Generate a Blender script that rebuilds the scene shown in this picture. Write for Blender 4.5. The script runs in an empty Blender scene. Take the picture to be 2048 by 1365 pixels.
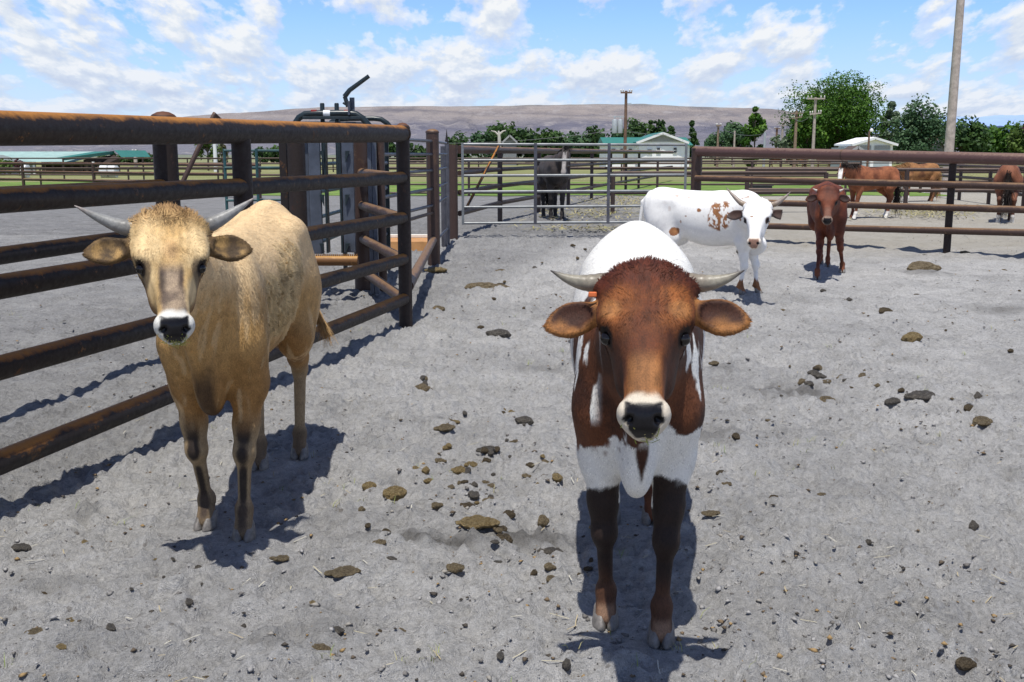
import bpy, bmesh, math, random
import numpy as np
from mathutils import Vector, Matrix
rng = np.random.default_rng(7)
random.seed(7)
sc = bpy.context.scene
col = sc.collection
PI = math.pi
R = math.radians

# ------------------------------------------------------------------ camera
H = 1.5
FPX = 2100.0
HORIZ = 308.0
PITCH = math.atan((682.5 - HORIZ) / FPX)
CP, SP = math.cos(PITCH), math.sin(PITCH)
cam_d = bpy.data.cameras.new("camera")
cam = bpy.data.objects.new("camera", cam_d)
col.objects.link(cam)
cam.location = (0, 0, H)
cam.rotation_euler = (PI / 2 - PITCH, 0, 0)
cam_d.sensor_width = 36.0
cam_d.lens = 36.0 * FPX / 2048.0
cam_d.clip_start = 0.05
cam_d.clip_end = 30000
sc.camera = cam

def ray(px, py):
    u = (px - 1024) / FPX
    v = (682.5 - py) / FPX
    return np.array([u, CP + v * SP, -SP + v * CP])      # direction for unit camera depth
def gp(px, py, z=0.0):
    d = ray(px, py); t = (z - H) / d[2]
    return np.array([d[0] * t, d[1] * t, z])
def at(px, py, Y):
    d = ray(px, py); t = Y / d[1]
    return np.array([d[0] * t, Y, H + d[2] * t])
def on_line(px, py, A, B):
    """point where the sight line meets the upright plane through A and B"""
    n = np.array([-(B[1] - A[1]), B[0] - A[0], 0.0])
    d = ray(px, py)
    t = (n[0] * A[0] + n[1] * A[1]) / (n[0] * d[0] + n[1] * d[1])
    return np.array([d[0] * t, d[1] * t, H + d[2] * t])

# ------------------------------------------------------------------ object helpers
def tag(o, label=None, cat=None, group=None, kind=None):
    if label: o['label'] = label
    if cat: o['category'] = cat
    if group: o['group'] = group
    if kind: o['kind'] = kind
    return o
def empty(name, loc=(0, 0, 0), rz=0.0):
    o = bpy.data.objects.new(name, None); col.objects.link(o)
    o.location = loc; o.rotation_euler = (0, 0, rz); o.empty_display_size = .1
    return o
def mesh_obj(name, V, F, mat, parent=None, smooth=True, colr=None):
    me = bpy.data.meshes.new(name)
    V = np.asarray(V, np.float32)
    if isinstance(F, np.ndarray):
        n = len(F); k = F.shape[1]
        me.vertices.add(len(V)); me.vertices.foreach_set('co', V.ravel())
        me.loops.add(n * k); me.loops.foreach_set('vertex_index', F.astype(np.int32).ravel())
        me.polygons.add(n); me.polygons.foreach_set('loop_start', np.arange(0, n * k, k, dtype=np.int32))
        try: me.polygons.foreach_set('loop_total', np.full(n, k, np.int32))
        except Exception: pass
        me.update(calc_edges=True)
    else:
        me.from_pydata([tuple(map(float, v)) for v in V], [], F)
        me.update()
    if colr is not None:
        a = me.color_attributes.new('Col', 'FLOAT_COLOR', 'POINT')
        a.data.foreach_set('color', np.asarray(colr, np.float32).ravel())
    if smooth:
        me.polygons.foreach_set('use_smooth', np.ones(len(me.polygons), bool))
    me.validate(clean_customdata=False)
    o = bpy.data.objects.new(name, me)
    if mat: me.materials.append(mat)
    col.objects.link(o)
    if parent: o.parent = parent
    return o

class MB:
    """gathers boxes, tubes and polygons for one mesh object"""
    def __init__(s): s.V = []; s.F = []
    def add(s, V, F):
        o = len(s.V); s.V += [tuple(map(float, v)) for v in V]; s.F += [tuple(i + o for i in f) for f in F]; return s
    def box(s, c, size, rz=0.0, M=None):
        sx, sy, sz = [q / 2 for q in size]
        P = [Vector((x, y, z)) for z in (-sz, sz) for y in (-sy, sy) for x in (-sx, sx)]
        m = Matrix.Rotation(rz, 3, 'Z') if M is None else M
        P = [m @ p + Vector([float(q) for q in c]) for p in P]
        return s.add(P, [(0, 2, 3, 1), (4, 5, 7, 6), (0, 1, 5, 4), (2, 6, 7, 3), (0, 4, 6, 2), (1, 3, 7, 5)])
    def beam(s, a, b, w, h):
        a = Vector([float(q) for q in a]); b = Vector([float(q) for q in b]); d = (b - a); L = d.length; d.normalize()
        up = Vector((0, 0, 1)) if abs(d.z) < .95 else Vector((0, 1, 0))
        y = up.cross(d).normalized(); z = d.cross(y)
        M = Matrix((d, y, z)).transposed()
        return s.box((a + b) / 2, (L, w, h), M=M)
    def tube(s, pts, rad, n=14, caps=True):
        pts = [Vector([float(q) for q in p]) for p in pts]
        m = len(pts)
        rad = list(rad) if hasattr(rad, '__len__') else [rad] * m
        rings = []
        prev = None
        for i, p in enumerate(pts):
            if i == 0: t = pts[1] - p
            elif i == m - 1: t = p - pts[i - 1]
            else: t = (pts[i + 1] - p).normalized() + (p - pts[i - 1]).normalized()
            t.normalize()
            if prev is None:
                up = Vector((0, 0, 1)) if abs(t.z) < .9 else Vector((0, 1, 0))
                u = up.cross(t).normalized()
            else:
                u = (prev - t * prev.dot(t)).normalized()
            prev = u
            w = t.cross(u)
            rings.append([p + (u * math.cos(2 * PI * k / n) + w * math.sin(2 * PI * k / n)) * rad[i] for k in range(n)])
        V = [q for r_ in rings for q in r_]
        F = []
        for i in range(m - 1):
            for k in range(n):
                a = i * n + k; b = i * n + (k + 1) % n
                F.append((a, b, b + n, a + n))
        if caps:
            F.append(tuple(range(n - 1, -1, -1))); F.append(tuple(range((m - 1) * n, m * n)))
        return s.add(V, F)
    def lathe(s, base, prof, n=20):
        """prof: list of (radius, z) upwards from base"""
        bx, by, bz = base
        V = []
        for r_, z in prof:
            for k in range(n):
                V.append((bx + r_ * math.cos(2 * PI * k / n), by + r_ * math.sin(2 * PI * k / n), bz + z))
        F = []
        for i in range(len(prof) - 1):
            for k in range(n):
                a = i * n + k; b = i * n + (k + 1) % n
                F.append((a, b, b + n, a + n))
        F.append(tuple(range(n - 1, -1, -1))); F.append(tuple(range((len(prof) - 1) * n, len(prof) * n)))
        return s.add(V, F)
    def poly(s, P): return s.add(P, [tuple(range(len(P)))])
    def build(s, name, mat, parent=None, smooth=False, bevel=0, angle=None):
        o = mesh_obj(name, s.V, s.F, mat, parent, smooth)
        if smooth:
            me = o.data
            try: me.set_sharp_from_angle(angle=R(angle or 40))
            except Exception: pass
        if bevel:
            b = o.modifiers.new('bevel', 'BEVEL'); b.width = bevel; b.segments = 2; b.limit_method = 'ANGLE'
        return o

def tube_obj(name, pts, rad, mat, parent, n=14):
    return MB().tube(pts, rad, n).build(name, mat, parent, smooth=True)

# ------------------------------------------------------------------ numpy noise
_perm = np.random.default_rng(3).random(65536).astype(np.float32)
def _h(i, j, k):
    return _perm[((i * 73856093) ^ (j * 19349663) ^ (k * 83492791)) & 65535]
def vnoise(P, s=1.0, seed=0):
    P = np.asarray(P, np.float64) * s + seed * 17.31 + 1000
    I = np.floor(P).astype(np.int64); f = P - I; f = f * f * (3 - 2 * f)
    x, y, z = I[..., 0], I[..., 1], I[..., 2]
    fx, fy, fz = f[..., 0], f[..., 1], f[..., 2]
    def L(a, b, t): return a + (b - a) * t
    return L(L(L(_h(x, y, z), _h(x + 1, y, z), fx), L(_h(x, y + 1, z), _h(x + 1, y + 1, z), fx), fy),
             L(L(_h(x, y, z + 1), _h(x + 1, y, z + 1), fx), L(_h(x, y + 1, z + 1), _h(x + 1, y + 1, z + 1), fx), fy), fz)
def fbm(P, s=1.0, o=4, seed=0, g=.5):
    a = 1.0; t = 0; n = 0
    for i in range(o):
        t = t + a * vnoise(P, s * 2 ** i, seed + i * 5); n += a; a *= g
    return t / n
def smooth01(a, b, x):
    t = np.clip((x - a) / (b - a), 0, 1); return t * t * (3 - 2 * t)

# ------------------------------------------------------------------ material helpers
def new_mat(name):
    m = bpy.data.materials.new(name); m.use_nodes = True
    nt = m.node_tree; nt.nodes.clear()
    out = nt.nodes.new('ShaderNodeOutputMaterial'); b = nt.nodes.new('ShaderNodeBsdfPrincipled')
    nt.links.new(b.outputs[0], out.inputs[0])
    return m, nt, b
def N(nt, t, **kw):
    n = nt.nodes.new(t)
    for k, v in kw.items():
        if k.startswith('i_'): n.inputs[k[2:].replace('_', ' ')].default_value = v
        else: setattr(n, k, v)
    return n
def noise(nt, vec, scale, detail=6, rough=.6, dist=0.0):
    n = N(nt, 'ShaderNodeTexNoise'); n.inputs['Scale'].default_value = scale
    n.inputs['Detail'].default_value = detail; n.inputs['Roughness'].default_value = rough; n.inputs['Distortion'].default_value = dist
    if vec is not None: nt.links.new(vec, n.inputs['Vector'])
    return n.outputs['Fac']
def ramp(nt, fac, stops, interp='LINEAR'):
    r_ = N(nt, 'ShaderNodeValToRGB'); e = r_.color_ramp; e.interpolation = interp
    while len(e.elements) < len(stops): e.elements.new(.5)
    for q, (p, c) in zip(e.elements, stops):
        q.position = p; q.color = (c, c, c, 1) if not hasattr(c, '__len__') else (*c[:3], 1)
    nt.links.new(fac, r_.inputs[0]); return r_.outputs[0]
def mix(nt, fac, a, b, mode='MIX'):
    m = N(nt, 'ShaderNodeMix', data_type='RGBA', blend_type=mode)
    for s_, v in ((0, fac), (6, a), (7, b)):
        if hasattr(v, 'is_output'): nt.links.new(v, m.inputs[s_])
        elif s_ == 0: m.inputs[0].default_value = v
        else: m.inputs[s_].default_value = (*v[:3], 1)
    return m.outputs[2]
def math_n(nt, op, a, b=0.0, clamp=False):
    m = N(nt, 'ShaderNodeMath', operation=op, use_clamp=clamp)
    for i, v in enumerate((a, b)):
        if hasattr(v, 'is_output'): nt.links.new(v, m.inputs[i])
        else: m.inputs[i].default_value = v
    return m.outputs[0]
def coords(nt, kind='Object', scale=None):
    t = N(nt, 'ShaderNodeTexCoord').outputs[kind]
    if scale:
        mp = N(nt, 'ShaderNodeMapping'); mp.inputs['Scale'].default_value = scale
        nt.links.new(t, mp.inputs[0]); return mp.outputs[0]
    return t
def geo_pos(nt, scale=None):
    t = N(nt, 'ShaderNodeNewGeometry').outputs['Position']
    if scale:
        mp = N(nt, 'ShaderNodeMapping'); mp.inputs['Scale'].default_value = scale
        nt.links.new(t, mp.inputs[0]); return mp.outputs[0]
    return t
def bump(nt, b, h, strength=.5, dist=.01, normal=None):
    n = N(nt, 'ShaderNodeBump'); n.inputs['Strength'].default_value = strength; n.inputs['Distance'].default_value = dist
    nt.links.new(h, n.inputs['Height'])
    if normal is not None: nt.links.new(normal, n.inputs['Normal'])
    nt.links.new(n.outputs[0], b.inputs['Normal']); return n.outputs[0]

def simple(name, c, rough=.6, metal=0.0, var=.25, scale=8, bmp=.0, bscale=40, bdist=.003, spec=.5):
    m, nt, b = new_mat(name)
    p = geo_pos(nt)
    f = noise(nt, p, scale, 5, .65)
    c1 = tuple(min(1, q * (1 + var)) for q in c); c2 = tuple(q * (1 - var) for q in c)
    nt.links.new(ramp(nt, f, [(.3, c2), (.7, c1)]), b.inputs['Base Color'])
    b.inputs['Roughness'].default_value = rough; b.inputs['Metallic'].default_value = metal
    b.inputs['Specular IOR Level'].default_value = spec
    if bmp: bump(nt, b, noise(nt, p, bscale, 4, .6), bmp, bdist)
    return m

def sunlit_rust_mat(name, dark, rust, amount=.5, rough=.6, seed=0.0):
    m, nt, b = new_mat(name)
    t = N(nt, 'ShaderNodeNewGeometry')
    mp = N(nt, 'ShaderNodeMapping'); mp.inputs['Location'].default_value = (seed, seed, seed)
    nt.links.new(t.outputs['Position'], mp.inputs[0]); p = mp.outputs[0]
    big = noise(nt, p, 3.2, 7, .68, .3); fine = noise(nt, p, 34, 5, .7)
    sep = N(nt, 'ShaderNodeSeparateXYZ'); nt.links.new(t.outputs['Normal'], sep.inputs[0])
    up = math_n(nt, 'SUBTRACT', math_n(nt, 'MULTIPLY', math_n(nt, 'MAXIMUM', math_n(nt, 'SUBTRACT', sep.outputs[2], .35), 0.0), .62), .15)  # paints sunlit tops rustier and shaded sides darker; the rust patches come from noise
    f = math_n(nt, 'ADD', math_n(nt, 'ADD', math_n(nt, 'MULTIPLY', big, .75), math_n(nt, 'MULTIPLY', fine, .35)), up)
    lo = .78 - amount * .45
    k = ramp(nt, f, [(lo - .12, 0), (lo + .12, 1)])
    c = mix(nt, k, dark, rust)
    pale = ramp(nt, noise(nt, p, 11, 6, .7), [(.62, 0), (.75, 1)])
    c = mix(nt, math_n(nt, 'MULTIPLY', pale, .45), c, tuple(min(1, q * 1.5 + .03) for q in rust))
    nt.links.new(c, b.inputs['Base Color'])
    b.inputs['Metallic'].default_value = .12
    nt.links.new(ramp(nt, fine, [(.3, rough - .12), (.7, rough + .18)]), b.inputs['Roughness'])
    bump(nt, b, fine, .3, .002)
    return m

M = {}
M['pipe'] = sunlit_rust_mat('rusty_pipe', (.013, .008, .007), (.38, .155, .025), .36)
M['pipe_post'] = sunlit_rust_mat('rusty_post', (.022, .013, .010), (.12, .045, .02), .42, .65, 5)
M['pipe_brown'] = sunlit_rust_mat('brown_pipe', (.058, .032, .024), (.21, .12, .06), .42, .5, 11)
M['pipe_purple'] = sunlit_rust_mat('oxide_pipe', (.10, .052, .045), (.20, .12, .09), .45, .42, 21)
M['pipe_far'] = sunlit_rust_mat('far_pipe', (.05, .032, .028), (.13, .085, .06), .45, .55, 31)
M['galv'] = simple('galvanised_tube', (.20, .21, .215), .42, .4, .25, 6, .1)
M['galv_dull'] = simple('dull_tube', (.10, .10, .115), .45, .5, .4, 6, .1)
M['teal'] = simple('teal_tube', (.02, .075, .078), .45, .0, .3, 7)
M['chute'] = simple('slate_paint', (.075, .088, .115), .42, .1, .35, 5, .15)
M['chute_green'] = simple('dark_green_paint', (.016, .026, .030), .32, .05, .35, 8, .1)
M['decal'] = simple('white_decal', (.75, .78, .78), .5, 0, .06, 12)
M['red'] = simple('red_plastic', (.25, .02, .015), .4, 0, .2, 9)
M['yellow_rust'] = sunlit_rust_mat('orange_paint', (.16, .07, .02), (.42, .22, .06), .5, .6, 3)
M['board'] = simple('orange_board', (.50, .25, .09), .7, 0, .2, 9, .2)
M['board_edge'] = simple('white_edge', (.72, .68, .6), .6, 0, .1, 9)
# ------------------------------------------------------------------ implicit bodies
def axis_grid(segs):
    """segs: list of (start, end, step) joined -> increasing coordinates"""
    out = []
    for a, b, s in segs:
        n = max(1, int(round((b - a) / s)))
        out += list(np.linspace(a, b, n, endpoint=False))
    out.append(segs[-1][1])
    return np.array(out, np.float32)
class Field:
    def __init__(s, xs, ys, zs):
        s.ax = (xs, ys, zs); s.F = np.full((len(xs), len(ys), len(zs)), .2, np.float32)
    def region(s, lo, hi):
        sl = []
        for k in range(3):
            a = np.searchsorted(s.ax[k], lo[k]); b = np.searchsorted(s.ax[k], hi[k])
            if b <= a: return None
            sl.append(slice(a, b))
        X, Y, Z = np.meshgrid(*[s.ax[k][sl[k]] for k in range(3)], indexing='ij')
        return tuple(sl), X, Y, Z
    def comb(s, sl, d, k, sub=False):
        A = s.F[sl]
        d = d.astype(np.float32)
        if not sub:
            h = np.clip(.5 + .5 * (d - A) / k, 0, 1); s.F[sl] = d + (A - d) * h - k * h * (1 - h)
        else:
            d = -d
            h = np.clip(.5 - .5 * (d - A) / k, 0, 1); s.F[sl] = d + (A - d) * h + k * h * (1 - h)
    def cone(s, a, b, ra, rb, k=.04, side=None, sq=1.0, sub=False):
        a = np.asarray(a, float); b = np.asarray(b, float); m = max(ra, rb) * max(1, sq) + k + .02
        g = s.region(np.minimum(a, b) - m, np.maximum(a, b) + m)
        if g is None: return
        sl, X, Y, Z = g
        ba = b - a; L2 = float(ba @ ba) + 1e-9
        px, py, pz = X - a[0], Y - a[1], Z - a[2]
        t = np.clip((px * ba[0] + py * ba[1] + pz * ba[2]) / L2, 0, 1)
        qx, qy, qz = px - t * ba[0], py - t * ba[1], pz - t * ba[2]
        if side is not None and sq != 1.0:
            sd = np.asarray(side, float); sd /= np.linalg.norm(sd)
            c = qx * sd[0] + qy * sd[1] + qz * sd[2]
            f = (1 / sq - 1) * c
            qx, qy, qz = qx + f * sd[0], qy + f * sd[1], qz + f * sd[2]
        d = np.sqrt(qx * qx + qy * qy + qz * qz) - (ra + (rb - ra) * t)
        s.comb(sl, d * min(1, sq) if sq < 1 else d, k, sub)
    def chain(s, pts, k=.03, side=None):
        for p, q in zip(pts[:-1], pts[1:]):
            s.cone(p[0], q[0], p[1], q[1], k, side, p[2] if len(p) > 2 else 1.0)
    def ell(s, c, r, k=.03, M=None, sub=False):
        c = np.asarray(c, float); m = max(r) + k + .02
        g = s.region(c - m, c + m)
        if g is None: return
        sl, X, Y, Z = g
        P = np.stack([X - c[0], Y - c[1], Z - c[2]], -1)
        if M is not None: P = P @ np.asarray(M, float).T      # rows of M = local axes
        q = P / np.asarray(r, float)
        k0 = np.sqrt((q ** 2).sum(-1)); k1 = np.sqrt(((q / np.asarray(r, float)) ** 2).sum(-1)) + 1e-6
        s.comb(sl, k0 * (k0 - 1) / k1, k, sub)
    def loft(s, st, k=.05, O=(0, 0, 0), M=None, ex=2.2, egg=0.0):
        """st: rows (u, centre_w, half_w, half_v) along axis u; rows of M = u, v(side), w(up) axes"""
        st = np.asarray(st, float); O = np.asarray(O, float)
        Mx = np.eye(3) if M is None else np.asarray(M, float)
        u0, u1 = st[0, 0], st[-1, 0]
        crn = []
        for u in (u0, u1):
            for v in (-1, 1):
                for w in (-1, 1):
                    mv = st[:, 3].max(); crn.append(O + Mx.T @ np.array([u, v * mv, (st[:, 1] + w * st[:, 2]).max() if w > 0 else (st[:, 1] - st[:, 2]).min()]))
        crn = np.array(crn); g = s.region(crn.min(0) - k - .03, crn.max(0) + k + .03)
        if g is None: return
        sl, X, Y, Z = g
        P = np.stack([X - O[0], Y - O[1], Z - O[2]], -1) @ Mx.T
        u, v, w = P[..., 0], P[..., 1], P[..., 2]
        # smooth interpolation table
        uu = np.linspace(u0, u1, 240)
        T = [hermite(uu, st[:, 0], st[:, j]) for j in (1, 2, 3)]
        uc = np.clip(u, u0, u1)
        c, hw, hv = [np.interp(uc, uu, t) for t in T]
        hw = np.maximum(hw, .004); hv = np.maximum(hv, .004)
        wn = (w - c) / hw
        vv = v / (hv * np.clip(1 - egg * wn, .3, 1.7))
        rad = (np.abs(vv) ** ex + np.abs(wn) ** ex) ** (1 / ex)
        d = (rad - 1) * np.minimum(hw, hv)
        out = np.maximum(u0 - u, u - u1)
        d = np.where(out > 0, np.sqrt(np.maximum(d, 0) ** 2 + out ** 2), d)
        s.comb(sl, d, k)
    def mesh(s, smooth_it=2):
        F = s.F; S = F < 0
        nx, ny, nz = F.shape
        c = np.zeros((nx - 1, ny - 1, nz - 1), np.int8)
        for i in (0, 1):
            for j in (0, 1):
                for k in (0, 1):
                    c += S[i:nx - 1 + i, j:ny - 1 + j, k:nz - 1 + k]
        act = (c > 0) & (c < 8)
        I = np.argwhere(act)
        idx = np.full(act.shape, -1, np.int64); idx[act] = np.arange(len(I))
        acc = np.zeros((len(I), 3)); cnt = np.zeros(len(I))
        cor = [(i, j, k) for i in (0, 1) for j in (0, 1) for k in (0, 1)]
        val = {q: F[I[:, 0] + q[0], I[:, 1] + q[1], I[:, 2] + q[2]].astype(np.float64) for q in cor}
        for a in cor:
            for ax in range(3):
                if a[ax] == 0:
                    b = list(a); b[ax] = 1; b = tuple(b)
                    va, vb = val[a], val[b]; m = (va < 0) != (vb < 0)
                    t = np.where(m, va / np.where(m, va - vb, 1), 0)
                    p = np.tile(np.array(a, float), (len(I), 1)); p[:, ax] += t
                    acc[m] += p[m]; cnt[m] += 1
        P = I + acc / cnt[:, None]
        V = np.stack([np.interp(P[:, k], np.arange(len(s.ax[k])), s.ax[k]) for k in range(3)], 1)
        Q = []
        for ax in range(3):
            o1, o2 = [(1, 2), (2, 0), (0, 1)][ax]
            a = [slice(None)] * 3; b = [slice(None)] * 3
            a[ax] = slice(0, -1); b[ax] = slice(1, None)
            for o in (o1, o2): a[o] = slice(1, -1); b[o] = slice(1, -1)
            Sa, Sb = S[tuple(a)], S[tuple(b)]
            E = np.argwhere(Sa != Sb)
            if not len(E): continue
            flip = Sb[tuple(E.T)]
            base = E.copy(); base[:, o1] += 1; base[:, o2] += 1
            def cell(d1, d2):
                q = base.copy(); q[:, o1] += d1; q[:, o2] += d2
                return idx[tuple(q.T)]
            quad = np.stack([cell(-1, -1), cell(0, -1), cell(0, 0), cell(-1, 0)], 1)
            quad[flip] = quad[flip][:, ::-1]
            Q.append(quad)
        Q = np.concatenate(Q)
        # keep the largest connected piece
        for _ in range(smooth_it):
            V = relax(V, Q, .5)
        return V, Q
def hermite(x, xs, ys):
    m = np.gradient(ys, xs)
    d = np.diff(ys) / np.diff(xs)
    for i in range(len(d)):
        if d[i] == 0: m[i] = m[i + 1] = 0
    j = np.clip(np.searchsorted(xs, x) - 1, 0, len(xs) - 2)
    h = xs[j + 1] - xs[j]; t = (x - xs[j]) / h
    return ((2 * t ** 3 - 3 * t ** 2 + 1) * ys[j] + (t ** 3 - 2 * t ** 2 + t) * h * m[j] + (-2 * t ** 3 + 3 * t ** 2) * ys[j + 1] + (t ** 3 - t ** 2) * h * m[j + 1])
def relax(V, Q, f):
    acc = np.zeros_like(V); cnt = np.zeros(len(V))
    for k in range(4):
        a, b = Q[:, k], Q[:, (k + 1) % 4]
        for p, q in ((a, b), (b, a)):
            for c_ in range(3): acc[:, c_] += np.bincount(p, V[q, c_], len(V))
            cnt += np.bincount(p, minlength=len(V))
    return V + f * (acc / np.maximum(cnt, 1)[:, None] - V)
def vert_normals(V, Q):
    n = np.cross(V[Q[:, 2]] - V[Q[:, 0]], V[Q[:, 3]] - V[Q[:, 1]])
    acc = np.zeros_like(V)
    for k in range(4):
        for c_ in range(3): acc[:, c_] += np.bincount(Q[:, k], n[:, c_], len(V))
    return acc / (np.linalg.norm(acc, axis=1, keepdims=True) + 1e-12)

def furred(name, V, Q, paint, flow, length, dens, mat, parent, width=.0016, seed=1, jit=.5):
    """skin + many fine hair blades in ONE mesh. paint(P,n)->rgba, flow(P,n)->direction, length(P)->metres (0 = bald)"""
    g = np.random.default_rng(seed)
    nrm = vert_normals(V, Q)
    C = paint(V, nrm)
    ar = np.linalg.norm(np.cross(V[Q[:, 2]] - V[Q[:, 0]], V[Q[:, 3]] - V[Q[:, 1]]), axis=1) / 2
    area = ar.sum()
    n = int(dens)
    if n:
        fi = g.choice(len(Q), n, p=ar / area)
        u, v = g.random((2, n, 1))
        q = Q[fi]
        w = [(1 - u) * (1 - v), u * (1 - v), u * v, (1 - u) * v]
        P = sum(w[k] * V[q[:, k]] for k in range(4))
        nn = sum(w[k] * nrm[q[:, k]] for k in range(4)); nn /= np.linalg.norm(nn, axis=1, keepdims=True) + 1e-9
        L, lift, curl = length(P, g)
        ok = L > .0015
        P, nn, L, lift, curl = P[ok], nn[ok], L[ok], lift[ok], curl[ok]
        n = len(P)
        d = flow(P, nn)
        # clumping: nearby hairs share a direction wobble
        wob = np.stack([vnoise(P, 38, 3), vnoise(P, 38, 9), vnoise(P, 38, 15)], 1) - .5
        d = d + wob * curl[:, None] * 2.2 + (g.random((n, 3)) - .5) * .35
        d -= nn * (d * nn).sum(1, keepdims=True)
        d /= np.linalg.norm(d, axis=1, keepdims=True) + 1e-9
        wv = np.cross(nn, d)
        dd = d * (1 - lift[:, None]) + nn * lift[:, None]; dd /= np.linalg.norm(dd, axis=1, keepdims=True)
        Ls = (L * (.65 + .7 * g.random(n)))[:, None]
        wd = width * (.6 + .8 * g.random(n))[:, None]
        root = P - nn * .001
        midp = root + dd * Ls * .55
        # tip bends back along the skin
        t2 = d * .9 + nn * lift[:, None] * .45 + wob * curl[:, None]
        t2 /= np.linalg.norm(t2, axis=1, keepdims=True)
        tip = midp + t2 * Ls * .45
        BV = np.stack([root + wv * wd / 2, root - wv * wd / 2, midp - wv * wd * .42, midp + wv * wd * .42, tip], 1)
        cb = paint(P, nn)
        j = (1 + (g.random((n, 1)) - .5) * jit) * (.82 + .36 * vnoise(P * np.array([1, 1, .22]), 110, 12))[:, None]
        cb = cb.copy(); cb[:, :3] *= j
        cv = np.repeat(cb[:, None, :], 5, 1)
        cv[:, :2, :3] *= .8; cv[:, 4, :3] *= 1.18
        o = len(V)
        b = o + np.arange(n)[:, None] * 5
        tris = np.concatenate([b + np.array([[0, 2, 1]]), b + np.array([[0, 3, 2]]), b + np.array([[3, 4, 2]])])
        # face direction: make it agree with the skin
        e = np.cross(BV[:, 2] - BV[:, 0], BV[:, 1] - BV[:, 0])
        flipm = (e * nn).sum(1) < 0
        fm = np.concatenate([flipm] * 3)
        tris[fm] = tris[fm][:, ::-1]
        VV = np.concatenate([V, BV.reshape(-1, 3)]); CC = np.concatenate([C, cv.reshape(-1, 4)])
        NN = np.concatenate([nrm, np.repeat(nn[:, None, :] * .85 + dd[:, None, :] * .15, 5, 1).reshape(-1, 3)])
    else:
        VV, CC, NN, tris = V, C, nrm, np.zeros((0, 3), int)
    me = bpy.data.meshes.new(name)
    me.vertices.add(len(VV)); me.vertices.foreach_set('co', VV.astype(np.float32).ravel())
    li = np.concatenate([Q.ravel(), tris.ravel()]).astype(np.int32)
    me.loops.add(len(li)); me.loops.foreach_set('vertex_index', li)
    ls = np.concatenate([np.arange(len(Q)) * 4, len(Q) * 4 + np.arange(len(tris)) * 3]).astype(np.int32)
    me.polygons.add(len(ls)); me.polygons.foreach_set('loop_start', ls)
    me.update(calc_edges=True)
    me.polygons.foreach_set('use_smooth', np.ones(len(ls), bool))
    a = me.color_attributes.new('Col', 'FLOAT_COLOR', 'POINT')
    a.data.foreach_set('color', CC.astype(np.float32).ravel())
    NN = NN / (np.linalg.norm(NN, axis=1, keepdims=True) + 1e-9)
    if len(tris): me.normals_split_custom_set_from_vertices(NN.astype(np.float32))
    me.materials.append(mat)
    ob = bpy.data.objects.new(name, me); col.objects.link(ob); ob.parent = parent
    return ob

def coat_mat(name, sheen=.3, hair=260, bst=.6):
    m, nt, b = new_mat(name)
    a = N(nt, 'ShaderNodeVertexColor', layer_name='Col')
    p = coords(nt, 'Object', (1, 1, .35))
    f = noise(nt, p, hair, 3, .7); g_ = noise(nt, coords(nt), 22, 4, .6)
    k = math_n(nt, 'ADD', math_n(nt, 'MULTIPLY', f, .6), math_n(nt, 'MULTIPLY', g_, .4))
    bw_ = N(nt, 'ShaderNodeRGBToBW'); nt.links.new(a.outputs['Color'], bw_.inputs[0])
    c = mix(nt, ramp(nt, bw_.outputs[0], [(.3, 1.0), (.65, .22)]), a.outputs['Color'], mix(nt, 1.0, a.outputs['Color'], ramp(nt, k, [(.32, .52), (.5, .95), (.68, 1.38)]), 'MULTIPLY'))
    nt.links.new(c, b.inputs['Base Color'])
    nt.links.new(ramp(nt, a.outputs['Alpha'], [(0, .28), (1, .68)]), b.inputs['Roughness'])
    b.inputs['Specular IOR Level'].default_value = .32
    bump(nt, b, math_n(nt, 'MULTIPLY', f, ramp(nt, a.outputs['Alpha'], [(0, .15), (.6, 1)])), bst, .003)
    return m
# ------------------------------------------------------------------ animals
M['coat'] = coat_mat('animal_coat')
M['horn'] = None
def _horn():
    m, nt, b = new_mat('horn_surface')
    a = N(nt, 'ShaderNodeVertexColor', layer_name='Col')
    f = noise(nt, coords(nt, 'Object', (1, 1, 1)), 60, 5, .7, .5)
    nt.links.new(mix(nt, 1.0, a.outputs['Color'], ramp(nt, f, [(.3, .65), (.7, 1.15)]), 'MULTIPLY'), b.inputs['Base Color'])
    b.inputs['Roughness'].default_value = .38
    bump(nt, b, f, .35, .002)
    return m
M['horn'] = _horn()
M['hoof'] = simple('hoof_grey', (.17, .155, .14), .5, 0, .45, 45, .4, 120, .002)
M['eye'] = simple('dark_eye', (.008, .006, .005), .06, 0, .2, 30)
M['hairtuft'] = simple('tuft', (.2, .1, .05), .7)
M['tagm'] = simple('orange_tag', (.75, .18, .05), .4, 0, .05)

def frame(u, roll=0.0):
    """head axes (rows): u along the face, v to the animal's left, w out of the forehead"""
    u = np.asarray(u, float); u = u / np.linalg.norm(u)
    v = np.cross([0, 0, 1.0], u); v /= np.linalg.norm(v)
    w = np.cross(u, v)
    c, s_ = math.cos(roll), math.sin(roll)
    v, w = v * c + w * s_, w * c - v * s_
    return np.array([u, v, w])

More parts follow.
